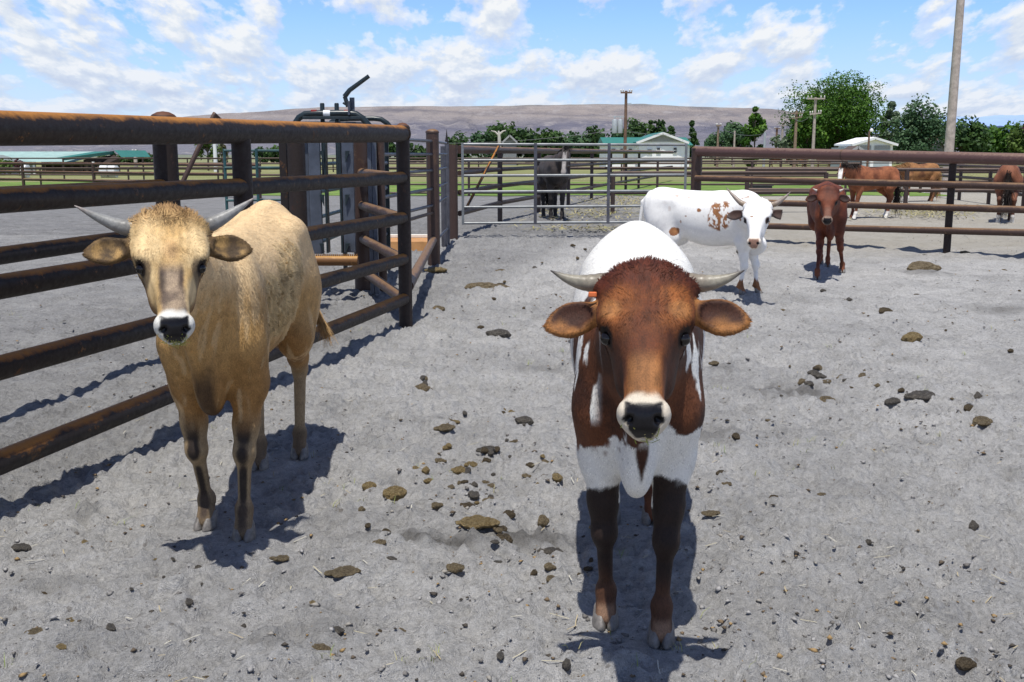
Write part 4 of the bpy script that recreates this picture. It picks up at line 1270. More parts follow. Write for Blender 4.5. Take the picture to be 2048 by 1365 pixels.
    tube_obj('post', [(p2[0] + .3, p2[1], 0), (p2[0] + .3, p2[1], 1.4)], .04, M['pipe_post'], fr, 12)
    build_chute(Q, R2, A)
    return A, B

def build_chute(Q, R2, A):
    c = empty('cattle_chute', (0, 0, 0)); tag(c, 'dark steel cattle chute with a raised lever behind the near fence', 'cattle chute')
    Y = 11.0
    def a(px, py, y=Y): return at(px, py, y)
    pa, pb = a(632, 400), a(698, 400)
    def plate(px0, px1, y0, y1, yy, nm, mat):
        p, q = a(px0, y0, yy), a(px1, y1, yy)
        return MB().box(((p[0] + q[0]) / 2, yy, (p[2] + q[2]) / 2), (abs(q[0] - p[0]), .05, abs(p[2] - q[2]))).build(nm, mat, c, bevel=.008)
    plate(616, 647, 268, 508, Y, 'head_plate', M['chute'])
    plate(682, 712, 268, 505, Y, 'head_plate', M['chute'])
    for px in (649, 679): # flanges
        p, q = a(px, 270), a(px, 506)
        MB().box((p[0], Y + .03, (p[2] + q[2]) / 2), (.022, .13, p[2] - q[2])).build('flange', M['chute_green'], c, bevel=.003)
    for px in (638, 704):
        for py in (308, 395, 492):
            p = a(px + (3 if px < 660 else -3), py); s_ = 1 if px < 660 else -1
            MB().add([(p[0], Y - .035, p[2] + .03), (p[0] + s_ * .045, Y - .035, p[2] + .03), (p[0] + s_ * .045, Y - .035, p[2] - .09),
                      (p[0], Y - .065, p[2] + .03), (p[0] + s_ * .045, Y - .065, p[2] + .03), (p[0] + s_ * .045, Y - .065, p[2] - .09)],
                     [(0, 1, 2), (3, 5, 4), (0, 3, 4, 1), (1, 4, 5, 2), (2, 5, 3, 0)]).build('bracket', M['chute_green'], c)
    for px in (642.5, 671.5):
        p = a(px, 206); tube_obj('guide_bar', [(p[0], Y + .05, 1.2), (p[0], Y + .05, p[2] - .01), (p[0], Y + .05, p[2])], [.024, .024, .018], M['chute_green'], c, 14)
    hoop = [a(588, 262), a(590, 248), a(598, 236), a(610, 229), a(640, 227.5), a(695, 227), a(712, 229), a(726, 238), a(738, 252), a(742, 268)]
    tube_obj('hoop', hoop, .034, M['chute_green'], c, 14)
    hoop2 = [p + np.array([.06, 1.6, 0]) for p in hoop]; tube_obj('hoop', hoop2, .03, M['chute_green'], c, 12)
    p = a(654, 228); MB().tube([(p[0] - .035, Y, p[2] + .002), (p[0] + .035, Y, p[2] + .002)], .0355, 14).build('decal', M['decal'], c, smooth=True)
    MB().beam(a(606, 236), a(722, 236), .07, .03).build('crossbar', M['chute_green'], c, bevel=.004)
    MB().beam(a(600, 246) + [0, .1, 0], a(735, 247) + [0, .1, 0], .06, .035).build('crossbar', M['galv_dull'], c, bevel=.004)
    for px in (628, 694): 
        p = a(px, 222.5); MB().box((p[0], Y, p[2]), (.06, .05, .025)).build('rubber_stop', M['red'], c, bevel=.006)
    # lever with mounting plates
    p = a(697, 217); MB().box((p[0] + .01, Y - .01, p[2]), (.02, .09, .14)).build('lever_mount', M['chute'], c, bevel=.003)
    p = a(703, 213); MB().box((p[0], Y + .05, p[2]), (.05, .02, .18)).build('lever_mount', M['chute'], c, bevel=.003)
    lev = MB().tube([a(696, 214), a(689.5, 193)], .022, 12).tube([a(689, 194), a(699, 181), a(738, 152.5)], [.026, .024, .021], 12).build('lever', M['chute_green'], c, smooth=True)
    tube_obj('spring', [a(686, 206), a(690, 209), a(700, 212)], .01, M['chute_green'], c, 8)
    # side frame running back
    for py in (276, 330, 390, 445, 500):
        q = a(740, py); tube_obj('side_rail', [(q[0], Y + .1, q[2]), (q[0] - .1, Y + 2.3, q[2])], .022, M['chute'], c, 10)
        q = a(604, py); tube_obj('side_rail', [(q[0], Y + .1, q[2]), (q[0] + .05, Y + 2.3, q[2])], .022, M['teal'], c, 10)
    for px, w in ((744, .045), (735, .04), (608, .04)):
        q = a(px, 268); MB().box((q[0], Y + .12, q[2] / 2 + .03), (w, .06, q[2])).build('frame_post', M['chute'], c, bevel=.004)
    q = a(660, 300); MB().box((q[0] + .1, Y + 2.3, .85), (.05, .05, 1.6)).build('frame_post', M['teal'], c)
    q = a(740, 300); MB().box((q[0] - .1, Y + 2.3, .85), (.05, .05, 1.6)).build('frame_post', M['chute_green'], c)
    q = a(604, 300); MB().box((q[0] + .05, Y + 2.3, .85), (.05, .05, 1.6)).build('frame_post', M['chute_green'], c)
    # floor sill with orange pipe and mesh floor
    s0, s1 = at(606, 522, Y - .25), at(716, 522, Y - .25)
    tube_obj('sill_pipe', [s0, s1], .052, M['yellow_rust'], c, 18)
    teeth = MB()
    for k in range(26):
        x = s0[0] + (s1[0] - s0[0]) * (k + .5) / 26; teeth.box((x, s0[1] - .0, s0[2] + .058), (.010, .03, .018))
    teeth.build('tread_teeth', M['yellow_rust'], c)
    # heavy capped post on the left of the chute
    root = empty('steel_post', (R2[0], R2[1], 0)); tag(root, 'heavy brown steel post with a domed cap left of the chute plates', 'post')
    post_obj(root, .06, 0, 1.76, .082, M['pipe_post'], name='shaft')
    MB().box((-.07, .05, .86), (.07, .07, 1.72)).build('channel', M['pipe'], root, bevel=.004)
    # orange tray lying behind the fence
    bd = empty('board', (0, 0, 0)); tag(bd, 'orange board with a pale edge lying on the ground beside the chute', 'board')
    p, q = gp(757, 499), gp(852, 495); h = .16
    cx, cy = (p[0] + q[0]) / 2, (p[1] + q[1]) / 2 - .2
    MB().box((cx, cy, h / 2), (q[0] - p[0] + .25, .8, h)).build('panel', M['board'], bd, bevel=.008)
    MB().box((cx, cy + .33, h + .028), (q[0] - p[0] + .25, .12, .05)).build('edge', M['board_edge'], bd, bevel=.006)

# ------------------------------------------------------------------ ground
def N_sep(nt, c):
    s_ = N(nt, 'ShaderNodeSeparateColor'); nt.links.new(c, s_.inputs[0]); return s_.outputs[0]
def build_ground():
    def prog(a, b, s0, g, smax=1e9):
        out = [a]; s_ = s0
        while out[-1] < b: out.append(out[-1] + s_); s_ = min(s_ * g, smax)
        return out
    xr = prog(.0, 2.6, .014, 1.0) ; xr = xr + prog(xr[-1] + .02, 9000, .022, 1.045)
    xs = np.array(sorted([-v for v in xr[1:]] + xr)) + .0
    yr = prog(1.4, 6000, .012, 1.0045)[:0]
    y = [1.6]; s_ = .011
    while y[-1] < 26: y.append(y[-1] + s_); s_ = .0105 * (1 + (y[-1] - 1.6) * .45)
    while y[-1] < 9000: y.append(y[-1] + s_); s_ *= 1.13
    ys = np.array([-9000, -2000, -300, -40, -8, -2, 0, .8, 1.3] + y)
    X, Y = np.meshgrid(xs, ys, indexing='ij')
    P = np.stack([X, Y, np.zeros_like(X)], -1).reshape(-1, 3)
    fade = smooth01(34, 16, np.abs(P[:, 1])) * smooth01(18, 11, np.abs(P[:, 0]))
    Z = np.zeros(len(P)); m = fade > 0
    Pm = P[m]
    rg = (fbm(Pm * [1, 1.25, 1], 2.2, 3, 4) - .5) * .085 + (fbm(Pm, 7.5, 4, 9, .7) - .5) * .14
    # hoof scuffs: rounded pits pressed into loose sand
    n_ = vnoise(Pm, 9.5, 31); pit = smooth01(.68, .86, n_) * -.030 + smooth01(.60, .70, n_) * smooth01(.78, .70, n_) * .006
    n2 = vnoise(Pm, 21, 37); pit2 = smooth01(.72, .9, n2) * -.009
    tr = fbm(Pm, .8, 2, 12)
    fine = (fbm(Pm, 27, 2, 3) - .5) * .06 * (.4 + 1.2 * fbm(Pm, 1.3, 3, 17))
    feet = np.ones(len(Pm))
    for fx_, fy_ in [tuple(gp(*q)[:2]) for q in ((1211, 1246), (1322, 1280), (1245, 1030), (1285, 1045), (414, 1052), (489, 1075), (600, 913), (520, 935), (1494, 590), (1504, 583), (1684, 545), (1634, 559), (1655, 534), (1641, 528))]:
        feet = np.minimum(feet, smooth01(.07, .22, np.hypot(Pm[:, 0] - fx_, Pm[:, 1] - fy_)) * .85 + .15)
    Z[m] = feet * (rg + (pit + pit2) * smooth01(.40, .58, tr) + fine) * fade[m] - .004
    P[:, 2] = Z
    nx, ny = len(xs), len(ys)
    i, j = np.meshgrid(np.arange(nx - 1), np.arange(ny - 1), indexing='ij')
    a = (i * ny + j).ravel()
    Q = np.stack([a, a + ny, a + ny + 1, a + 1], 1)
    m_, nt, b = new_mat('sandy_ground')
    p = geo_pos(nt)
    big = noise(nt, p, .55, 5, .6); med = noise(nt, p, 3.5, 6, .65); fin = noise(nt, p, 42, 5, .7); grit = noise(nt, p, 210, 3, .8)
    base = ramp(nt, big, [(.3, (.385, .378, .370)), (.7, (.57, .558, .538))])
    base = mix(nt, .75, base, ramp(nt, med, [(.28, (.72,) * 3), (.5, (1.0,) * 3), (.72, (1.16,) * 3)]), 'MULTIPLY')
    base = mix(nt, .8, base, ramp(nt, fin, [(.3, (.66,) * 3), (.5, (1.0,) * 3), (.7, (1.25,) * 3)]), 'MULTIPLY')
    base = mix(nt, .7, base, ramp(nt, grit, [(.3, (.6,) * 3), (.5, (1.0,) * 3), (.72, (1.4,) * 3)]), 'MULTIPLY')
    # crumbs of dry dung trodden into the sand
    cr = math_n(nt, 'MULTIPLY', ramp(nt, noise(nt, p, 26, 3, .5), [(.66, 0), (.71, 1)]), ramp(nt, noise(nt, p, .9, 4, .6), [(.42, 0), (.62, 1)]))
    base = mix(nt, math_n(nt, 'MULTIPLY', cr, .75), base, (.11, .085, .06))
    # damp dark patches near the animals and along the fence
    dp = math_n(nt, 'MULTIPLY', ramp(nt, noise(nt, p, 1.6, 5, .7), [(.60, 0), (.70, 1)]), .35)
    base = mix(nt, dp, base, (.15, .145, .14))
    sep = N(nt, 'ShaderNodeSeparateXYZ'); nt.links.new(p, sep.inputs[0])
    # right pens: paler, warmer dust
    rr_ = math_n(nt, 'MULTIPLY', ramp(nt, math_n(nt, 'MULTIPLY', math_n(nt, 'SUBTRACT', sep.outputs[1], 14.5), .1), [(.0, 0), (.3, 1)]),
                 ramp(nt, math_n(nt, 'MULTIPLY', math_n(nt, 'SUBTRACT', sep.outputs[0], 2.5), .2), [(0, 0), (.5, 1)]))
    base = mix(nt, math_n(nt, 'MULTIPLY', rr_, .8), base, mix(nt, med, (.32, .285, .22), (.46, .43, .37)))
    # left pens: darker damp soil
    sd_ = math_n(nt, 'ADD', math_n(nt, 'MULTIPLY', sep.outputs[0], -.5), math_n(nt, 'ADD', math_n(nt, 'MULTIPLY', sep.outputs[1], .1175), math_n(nt, 'MULTIPLY', math_n(nt, 'ADD', big, med), .35)))
    lf = ramp(nt, math_n(nt, 'SUBTRACT', sd_, 1.40), [(.40, 0), (.66, .62)])
    bk = math_n(nt, 'MULTIPLY', ramp(nt, math_n(nt, 'MULTIPLY', sep.outputs[1], .03), [(.555, 0), (.60, 1)]), ramp(nt, math_n(nt, 'MULTIPLY', math_n(nt, 'SUBTRACT', 4.2, sep.outputs[0]), .4), [(0, 0), (.6, .95)]))
    lf = math_n(nt, 'MAXIMUM', lf, bk)
    base = mix(nt, lf, base, mix(nt, ramp(nt, mix(nt, .5, mix(nt, .5, noise(nt, geo_pos(nt, (.5, 1.6, 1)), 1.3, 8, .75), med), mix(nt, .5, fin, noise(nt, geo_pos(nt, (.6, 1.8, 1)), 9, 6, .75))), [(.36, 0), (.62, 1)]), (.10, .10, .103), (.34, .335, .33)))
    # far ground: dry grass then farmland
    far = ramp(nt, math_n(nt, 'MULTIPLY', sep.outputs[1], .01), [(.48, 0), (.56, 1)])
    base = mix(nt, far, base, mix(nt, noise(nt, p, .06, 5, .6), (.16, .20, .055), (.34, .31, .17)))
    far2 = ramp(nt, math_n(nt, 'MULTIPLY', sep.outputs[1], .001), [(.12, 0), (.5, 1)])
    base = mix(nt, far2, base, (.17, .19, .14))
    st_ = N(nt, 'ShaderNodeVertexColor', layer_name='Col')
    base = mix(nt, math_n(nt, 'MULTIPLY', math_n(nt, 'MULTIPLY', N_sep(nt, st_.outputs['Color']), ramp(nt, fin, [(.3, .55), (.6, 1)])), .9), base, (.075, .07, .062))
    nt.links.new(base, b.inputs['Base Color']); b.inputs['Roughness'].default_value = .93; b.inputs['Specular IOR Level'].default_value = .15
    h = math_n(nt, 'ADD', math_n(nt, 'MULTIPLY', fin, 1.0), math_n(nt, 'MULTIPLY', grit, .45))
    h = math_n(nt, 'ADD', h, math_n(nt, 'MULTIPLY', noise(nt, p, 14, 4, .6), 1.2))
    bump(nt, b, h, 1.0, .030)
    stain = np.zeros(len(P)); ns = fbm(P, 14, 4, 6)
    for px, py, wx, wy, k in ((880, 1085, 150, 14, .9), (1050, 1075, 90, 18, .9), (1590, 782, 75, 16, .85), (1855, 546, 50, 6, .7), (2010, 620, 60, 10, .5), (1080, 733, 45, 10, .5), (1410, 870, 60, 22, .6), (1450, 742, 40, 10, .5),
                              (165, 1030, 40, 14, .5), (660, 1250, 110, 30, .35), (540, 1290, 60, 18, .45), (1240, 705, 30, 8, .4), (110, 1180, 60, 20, .3)):
        c = gp(px, py); a_ = gp(px + wx, py); b_ = gp(px, py + wy); rx = abs(a_[0] - c[0]); ry = np.hypot(*(b_ - c)[:2])
        e = np.sqrt(((P[:, 0] - c[0]) / rx) ** 2 + ((P[:, 1] - c[1]) / ry) ** 2)
        stain = np.maximum(stain, k * smooth01(1.5, .2, e + (ns - .5) * 1.3))
    CG = np.ones((len(P), 4)); CG[:, :3] = stain[:, None]
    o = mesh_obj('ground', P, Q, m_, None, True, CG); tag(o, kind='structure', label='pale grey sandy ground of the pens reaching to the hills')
    def gz(x, y):
        xi = np.searchsorted(xs, x); yi = np.searchsorted(ys, y)
        return float(Z[min(xi, nx - 1) * ny + min(yi, ny - 1)])
    # green field strip beyond the pens
    fx = np.linspace(-30, 16, 120); fy = np.linspace(38.4, 57, 60)
    Xf, Yf = np.meshgrid(fx, fy, indexing='ij'); Pf = np.stack([Xf, Yf, np.full_like(Xf, .012)], -1).reshape(-1, 3)
    edge = fbm(Pf, .5, 3, 3) * 3
    i, j = np.meshgrid(np.arange(119), np.arange(59), indexing='ij'); a = (i * 60 + j).ravel()
    Qf = np.stack([a, a + 60, a + 61, a + 1], 1)
    Pf[:, 1] += (edge - 1.5) * (1 - smooth01(38.4, 42, Pf[:, 1]) * .9)
    m2, nt, b = new_mat('pasture'); p = geo_pos(nt)
    c = ramp(nt, noise(nt, p, .9, 6, .7), [(.3, (.07, .13, .018)), (.5, (.13, .22, .03)), (.7, (.24, .29, .07))])
    nt.links.new(c, b.inputs['Base Color']); b.inputs['Roughness'].default_value = .9
    bump(nt, b, noise(nt, p, 14, 3, .6), .6, .05)
    o = mesh_obj('field', Pf, Qf, m2, None, True); tag(o, kind='structure', label='bright green grass field beyond the pens')
    return gz

# ------------------------------------------------------------------ things on the ground
def lump_mesh(name, seed, flat=.55, rough=.35, mat=None, elong=1.0, detail=3):
    """one crumbly clod grown from several merged lumps"""
    g = np.random.default_rng(seed)
    ax = np.linspace(-1.5, 1.5, 44).astype(np.float32); az = np.linspace(-.5, 1.3, 28).astype(np.float32)
    f = Field(ax, ax, az)
    n = 3 + int(g.random() * 4)
    for k in range(n):
        a = g.random() * 6.28; d = .0 if k == 0 else .25 + .45 * g.random()
        r_ = (.62 if k == 0 else .22 + .28 * g.random())
        f.ell((d * math.cos(a) * 1.15, d * math.sin(a), .08 + .15 * g.random()), (r_ * (1 + .4 * g.random()), r_, r_ * flat * (1 + .3 * g.random())), .10)
    X, Y, Z = np.meshgrid(ax, ax, az, indexing='ij'); P = np.stack([X, Y, Z], -1)
    f.F += ((fbm(P, 2.2, 3, seed) - .5) * .34 * (rough / .35) + (np.abs(fbm(P, 6.5, 3, seed + 5, .7) - .5)) * .42 - .05).astype(np.float32)
    V, Q = f.mesh(0); V, Q = biggest(V, Q)
    V[:, 2] = np.maximum(V[:, 2], -.25)
    me = bpy.data.meshes.new(name); me.from_pydata([tuple(map(float, v)) for v in V], [], [tuple(map(int, q)) for q in Q])
    for p in me.polygons: p.use_smooth = True
    me.materials.append(mat); return me
def dung_mat(name, c1, c2, dark):
    m, nt, b = new_mat(name); p = coords(nt, 'Object')
    f = noise(nt, p, 7, 6, .75); g_ = noise(nt, p, 22, 4, .7)
    c = ramp(nt, f, [(.3, dark), (.48, c1), (.66, c2)])
    c = mix(nt, .6, c, ramp(nt, g_, [(.3, (.55,) * 3), (.65, (1.3,) * 3)]), 'MULTIPLY')
    nt.links.new(c, b.inputs['Base Color']); b.inputs['Roughness'].default_value = .92; b.inputs['Specular IOR Level'].default_value = .2
    bump(nt, b, math_n(nt, 'ADD', f, g_), .9, .12)
    return m
def build_litter(gz):
    gold = dung_mat('dry_dung', (.44, .32, .15), (.66, .52, .28), (.22, .14, .06))
    brown = dung_mat('brown_dung', (.32, .25, .15), (.52, .42, .27), (.12, .085, .05))
    dark = dung_mat('dark_dung', (.17, .13, .08), (.30, .24, .16), (.06, .045, .03))
    grey = dung_mat('grey_clod', (.20, .18, .155), (.34, .31, .27), (.10, .088, .075))
    var = {k: [lump_mesh('clod', i * 5 + j, *(sh), mat=mt) for i, sh in enumerate(((.75, .34, ), (.6, .40), (.9, .30), (.7, .45), (.8, .38)))] for j, (k, mt) in enumerate((('gold', gold), ('brown', brown), ('dark', dark), ('grey', grey)))}
    def place(px, py, wpx, kind, label, name='dung_clod', flat=1.0, el=1.0, grp=None, rz=None, cat='dung'):
        p = gp(px, py); zc = p[1] * CP + H * SP; r_ = wpx / FPX * zc / 2 / 1.1
        me = random.choice(var[kind]); o = bpy.data.objects.new(name, me); col.objects.link(o)
        o.location = (p[0], p[1], gz(p[0], p[1]) + r_ * .06); o.scale = (r_ * el, r_, r_ * max(.75, flat * 1.35))
        o.rotation_euler = (0, 0, random.uniform(0, 6.28) if rz is None else rz)
        tag(o, label, cat, grp); return o
    # the ones that stand out
    big = [(787, 1001, 62, 'gold', 'large round golden dung pat between the two front calves', .7, 1), (737, 977, 34, 'gold', 'small golden lump touching the round dung pat', .8, 1.1),
           (948, 1066, 74, 'gold', 'broad golden dung pat in a dark damp stain', .5, 1.2), (1006, 1082, 52, 'dark', 'dark crumbled dung beside the broad golden pat', .6, 1.2),
           (1015, 1042, 28, 'dark', 'dark lump just above the broad golden pat', 1, 1), (1085, 1046, 34, 'brown', 'brown clod right of the broad golden pat', 1, 1),
           (771, 1078, 24, 'dark', 'black lump at the left end of the damp stain', 1.2, 1), (762, 1107, 28, 'brown', 'crumbly clod below the black lump', .9, 1.2),
           (909, 1157, 32, 'brown', 'rough brown clod below the broad golden pat', 1, 1.1), (692, 1158, 58, 'brown', 'long curved dung roll below the tan calf shadow', .45, 1.4),
           (398, 1136, 25, 'grey', 'grey stone-like clod left of the tan calf head shadow', 1.2, .8), (635, 1300, 40, 'brown', 'reddish brown clod near the bottom left of centre', .8, 1.1),
           (1134, 1332, 28, 'grey', 'pointed grey clod left of the brown calf head shadow', 1.5, .8), (1930, 1325, 52, 'dark', 'dark crumbling clod in the bottom right corner', .7, 1.2),
           (1946, 1056, 27, 'grey', 'round grey clod alone at the right edge', 1.1, 1), (1737, 1081, 19, 'grey', 'small grey pebble-like clod at the right', 1, 1),
           (1420, 1040, 30, 'brown', 'flat brown clod right of the brown calf legs', .6, 1.2), (1548, 1000, 32, 'dark', 'dark pair-like lump right of the brown calf', .8, 1.1),
           (1000, 673, 52, 'grey', 'flat grey-brown pat between the fence corner and the brown calf', .35, 1.2), (1822, 685, 44, 'gold', 'golden dung clod alone at the right middle', .8, 1.2),
           (1770, 622, 34, 'dark', 'dark clod above the golden clod at the right', .6, 1.2), (1842, 541, 64, 'brown', 'brown pat with a dark stain near the right fence post', .4, 1.5),
           (1652, 795, 42, 'brown', 'brown pat at the end of a dark stain on the right', .5, 1.2), (1787, 808, 30, 'grey', 'grey striped clod right of the stained pat', .7, 1.1),
           (1955, 797, 24, 'grey', 'upright grey clod in the cluster at the right edge', 1.1, 1), (1936, 815, 24, 'dark', 'dark clod in the cluster at the right edge', 1, 1),
           (1962, 852, 50, 'brown', 'crumbled pat under the cluster at the right edge', .5, 1.2), (1917, 838, 18, 'brown', 'small reddish clod in the cluster at the right edge', 1, 1),
           (876, 617, 34, 'brown', 'brown clod right of the near fence end post', .9, 1.1), (868, 546, 36, 'gold', 'yellow flattened pat right of the rust-coloured posts', .35, 1.3),
           (959, 576, 66, 'brown', 'broad crumbly dung heap beyond the fence end', .45, 1.4), (1001, 575, 26, 'dark', 'dark crumb beside the broad dung heap', .6, 1.1), (1842, 795, 60, 'grey', 'pale broken pat left of the right edge cluster', .35, 1.4)]
    for px, py, w, k, lb, fl, el in big: place(px, py, w, k, lb, flat=fl, el=el, name='dung_pat' if w > 44 else 'dung_clod', rz=random.uniform(-.3, .3))
    for px, py in ((831, 940), (860, 957), (915, 940), (928, 965), (968, 948), (985, 960), (894, 871), (880, 915), (940, 920), (975, 905), (997, 905), (1063, 932), (1050, 846), (1032, 880), (1020, 822), (930, 838), (870, 1015), (940, 1015), (985, 1010), (1110, 968), (1000, 1062), (1105, 1100), (1095, 1145), (1178, 1135), (735, 1055), (1045, 960), (952, 992), (850, 757), (845, 770)):
        for _k in range(2): place(px + random.gauss(0, 16), py + random.gauss(0, 12), 8 + 12 * random.random(), random.choice(['brown', 'gold', 'grey', 'dark']), 'small brown dung clod in the litter between the two front calves', flat=random.uniform(.8, 1.2), el=random.uniform(1, 1.4), grp='dung clods between the two front calves')
        place(px + random.uniform(-4, 4), py, 14 + 24 * random.random() ** 1.5, random.choice(['brown', 'brown', 'gold', 'dark', 'grey']), 'small brown dung clod in the litter between the two front calves', flat=random.uniform(.6, 1), el=random.uniform(1, 1.5), grp='dung clods between the two front calves')
    # clusters right of the brown calf
    for _ in range(60):
        cx, cy, sx, sy = random.choice([(1440, 880, 60, 60), (1440, 740, 40, 25), (1720, 770, 90, 25), (1640, 760, 60, 20), (1930, 780, 90, 50), (1500, 960, 70, 60), (1380, 900, 20, 40)])
        place(random.gauss(cx, sx), random.gauss(cy, sy), 7 + 18 * random.random() ** 1.8, random.choice(['brown', 'brown', 'dark', 'grey']), 'small dung clod scattered right of the brown and white calf', flat=random.uniform(.6, 1), el=random.uniform(1, 1.4), grp='dung clods right of the brown and white calf')
    for _ in range(45):
        px, py = random.uniform(20, 1180), random.uniform(1090, 1350)
        place(px, py, 9 + 24 * random.random() ** 2.5, random.choice(['brown', 'gold', 'dark', 'grey', 'grey']), 'small dung clod on the sand in front of the tan calf', flat=random.uniform(.5, .9), el=random.uniform(1, 1.5), grp='dung clods in front of the tan calf')
    for _ in range(70):
        px, py = random.uniform(890, 2040), random.uniform(485, 680)
        if 1480 < px < 1700 and py < 560: continue
        place(px, py, 5 + 13 * random.random() ** 1.8, random.choice(['brown', 'dark', 'grey', 'dark']), 'small dung clod on the far side of the pen', flat=random.uniform(.5, .9), el=random.uniform(1, 1.6), grp='dung clods on the far side of the pen')
    # gravel and crumbs: nobody could count them
    g = np.random.default_rng(11)
    V = []; F = []; C = []
    ico = [(0, 0, 1), (.9, 0, .2), (-.4, .8, .15), (-.4, -.8, .2), (.3, .5, -.4), (.2, -.6, -.4), (-.7, 0, -.4)]
    hull = [(0, 1, 2), (0, 2, 3), (0, 3, 1), (1, 4, 2), (1, 5, 4), (1, 3, 5), (3, 6, 5), (2, 6, 3), (2, 4, 6), (4, 5, 6)]
    n = 21000
    for _ in range(n):
        y = 2.0 + 20 * g.random() ** 2.0; x = (g.random() - .5) * (y * 1.05 + .6)
        if vnoise(np.array([[x, y, 0]]), .9, 3)[0] < g.random() * .75: continue
        r_ = .003 + .011 * g.random() ** 3.5; z = gz(x, y) + r_ * .2
        a = g.random() * 6.28; ca, sa = math.cos(a), math.sin(a); o = len(V); e = 1 + g.random()
        c = random.choice([(.22, .21, .2), (.3, .29, .28), (.34, .33, .32), (.16, .15, .14), (.10, .075, .05), (.17, .12, .07), (.14, .13, .12), (.28, .26, .23), (.06, .05, .04), (.3, .2, .09)])
        for q in ico:
            qx = q[0] * r_ * e; qy = q[1] * r_
            V.append((x + qx * ca - qy * sa, y + qx * sa + qy * ca, z + q[2] * r_ * .6)); C.append((*c, 1))
        F += [(a_ + o, b_ + o, c_ + o) for a_, b_, c_ in hull]
    mt = new_mat('gravel'); vc = N(mt[1], 'ShaderNodeVertexColor', layer_name='Col'); mt[1].links.new(vc.outputs[0], mt[2].inputs['Base Color']); mt[2].inputs['Roughness'].default_value = .9
    o = mesh_obj('gravel', V, F, mt[0], None, True, C); tag(o, 'tiny crumbs and gravel strewn over the sand', 'gravel', kind='stuff')
    # sparse grass sprigs and straw
    V = []; F = []; C = []
    def blade(x, y, z, a, L, w, lean, c):
        o = len(V); ca, sa = math.cos(a), math.sin(a)
        for t, ww in ((0, 1), (.5, .8), (1, .1)):
            r_ = lean * L * t * t; h = L * t * (1 - .35 * lean * t)
            for s_ in (-1, 1): V.append((x + ca * r_ - sa * s_ * w * ww / 2, y + sa * r_ + ca * s_ * w * ww / 2, z + h)); C.append((*[q * (.75 + .4 * t) for q in c], 1))
        F.extend([(o, o + 1, o + 3, o + 2), (o + 2, o + 3, o + 5, o + 4)])
    for _ in range(420):
        y = 2.0 + 9 * g.random() ** 1.6; x = (g.random() - .5) * (y * 1.05 + .6)
        k = vnoise(np.array([[x, y, 0]]), 1.3, 8)[0]
        if k < .42 + .2 * g.random(): continue
        z = gz(x, y)
        for _ in range(int(2 + 6 * g.random())):
            blade(x + g.normal() * .012, y + g.normal() * .012, z, g.random() * 6.28, .018 + .035 * g.random(), .0025, .3 + .9 * g.random(), random.choice([(.22, .30, .05), (.33, .36, .10), (.42, .38, .16)]))
    mt = new_mat('sprigs'); vc = N(mt[1], 'ShaderNodeVertexColor', layer_name='Col'); mt[1].links.new(vc.outputs[0], mt[2].inputs['Base Color']); mt[2].inputs['Roughness'].default_value = .7
    o = mesh_obj('grass', V, F, mt[0], None, True, C); tag(o, 'sparse yellow-green sprigs of grass growing in the sand', 'grass', kind='stuff')
    V, F, C = [], [], []
    def straw(x, y, z, a, L, c, w=.0028, up=.0):
        o = len(V); ca, sa = math.cos(a), math.sin(a)
        for t in (-.5, 0, .5):
            for s_ in (-1, 1): V.append((x + ca * L * t - sa * s_ * w + sa * .1 * L * t * t, y + sa * L * t + ca * s_ * w, z + .004 + up * (.5 + t))); C.append((*c, 1))
        F.extend([(o, o + 1, o + 3, o + 2), (o + 2, o + 3, o + 5, o + 4)])
    for _ in range(500):
        y = 2.0 + 10 * g.random() ** 1.6; x = (g.random() - .5) * (y * 1.05 + .6)
        straw(x, y, gz(x, y) + .003, g.random() * 6.28, .02 + .05 * g.random(), random.choice([(.5, .45, .3), (.4, .33, .2), (.55, .52, .42)]), .0016, g.random() * .01)
    o = mesh_obj('straw', V, F, mt[0], None, True, C); tag(o, 'short bleached bits of straw lying on the sand', 'straw', kind='stuff')
    V, F, C = [], [], []
    for cx, cy, sx, sy, k in ((1260, 405, 60, 6, 900), (1190, 428, 70, 8, 700), (1180, 462, 70, 3, 220), (1850, 427, 60, 6, 900), (1960, 358, 60, 4, 900)):
        for _ in range(k):
            p = gp(g.normal(cx, sx), max(352, g.normal(cy, sy)))
            straw(p[0], p[1], .02 + .05 * g.random(), g.random() * 6.28, .1 + .15 * g.random(), random.choice([(.36, .31, .13), (.27, .25, .09), (.42, .37, .2), (.2, .17, .08)]), .012, g.random() * .05)
    o = mesh_obj('hay', V, F, mt[0], None, True, C); tag(o, 'loose yellow hay strewn on the ground behind the gate and in the right pens', 'hay', kind='stuff')

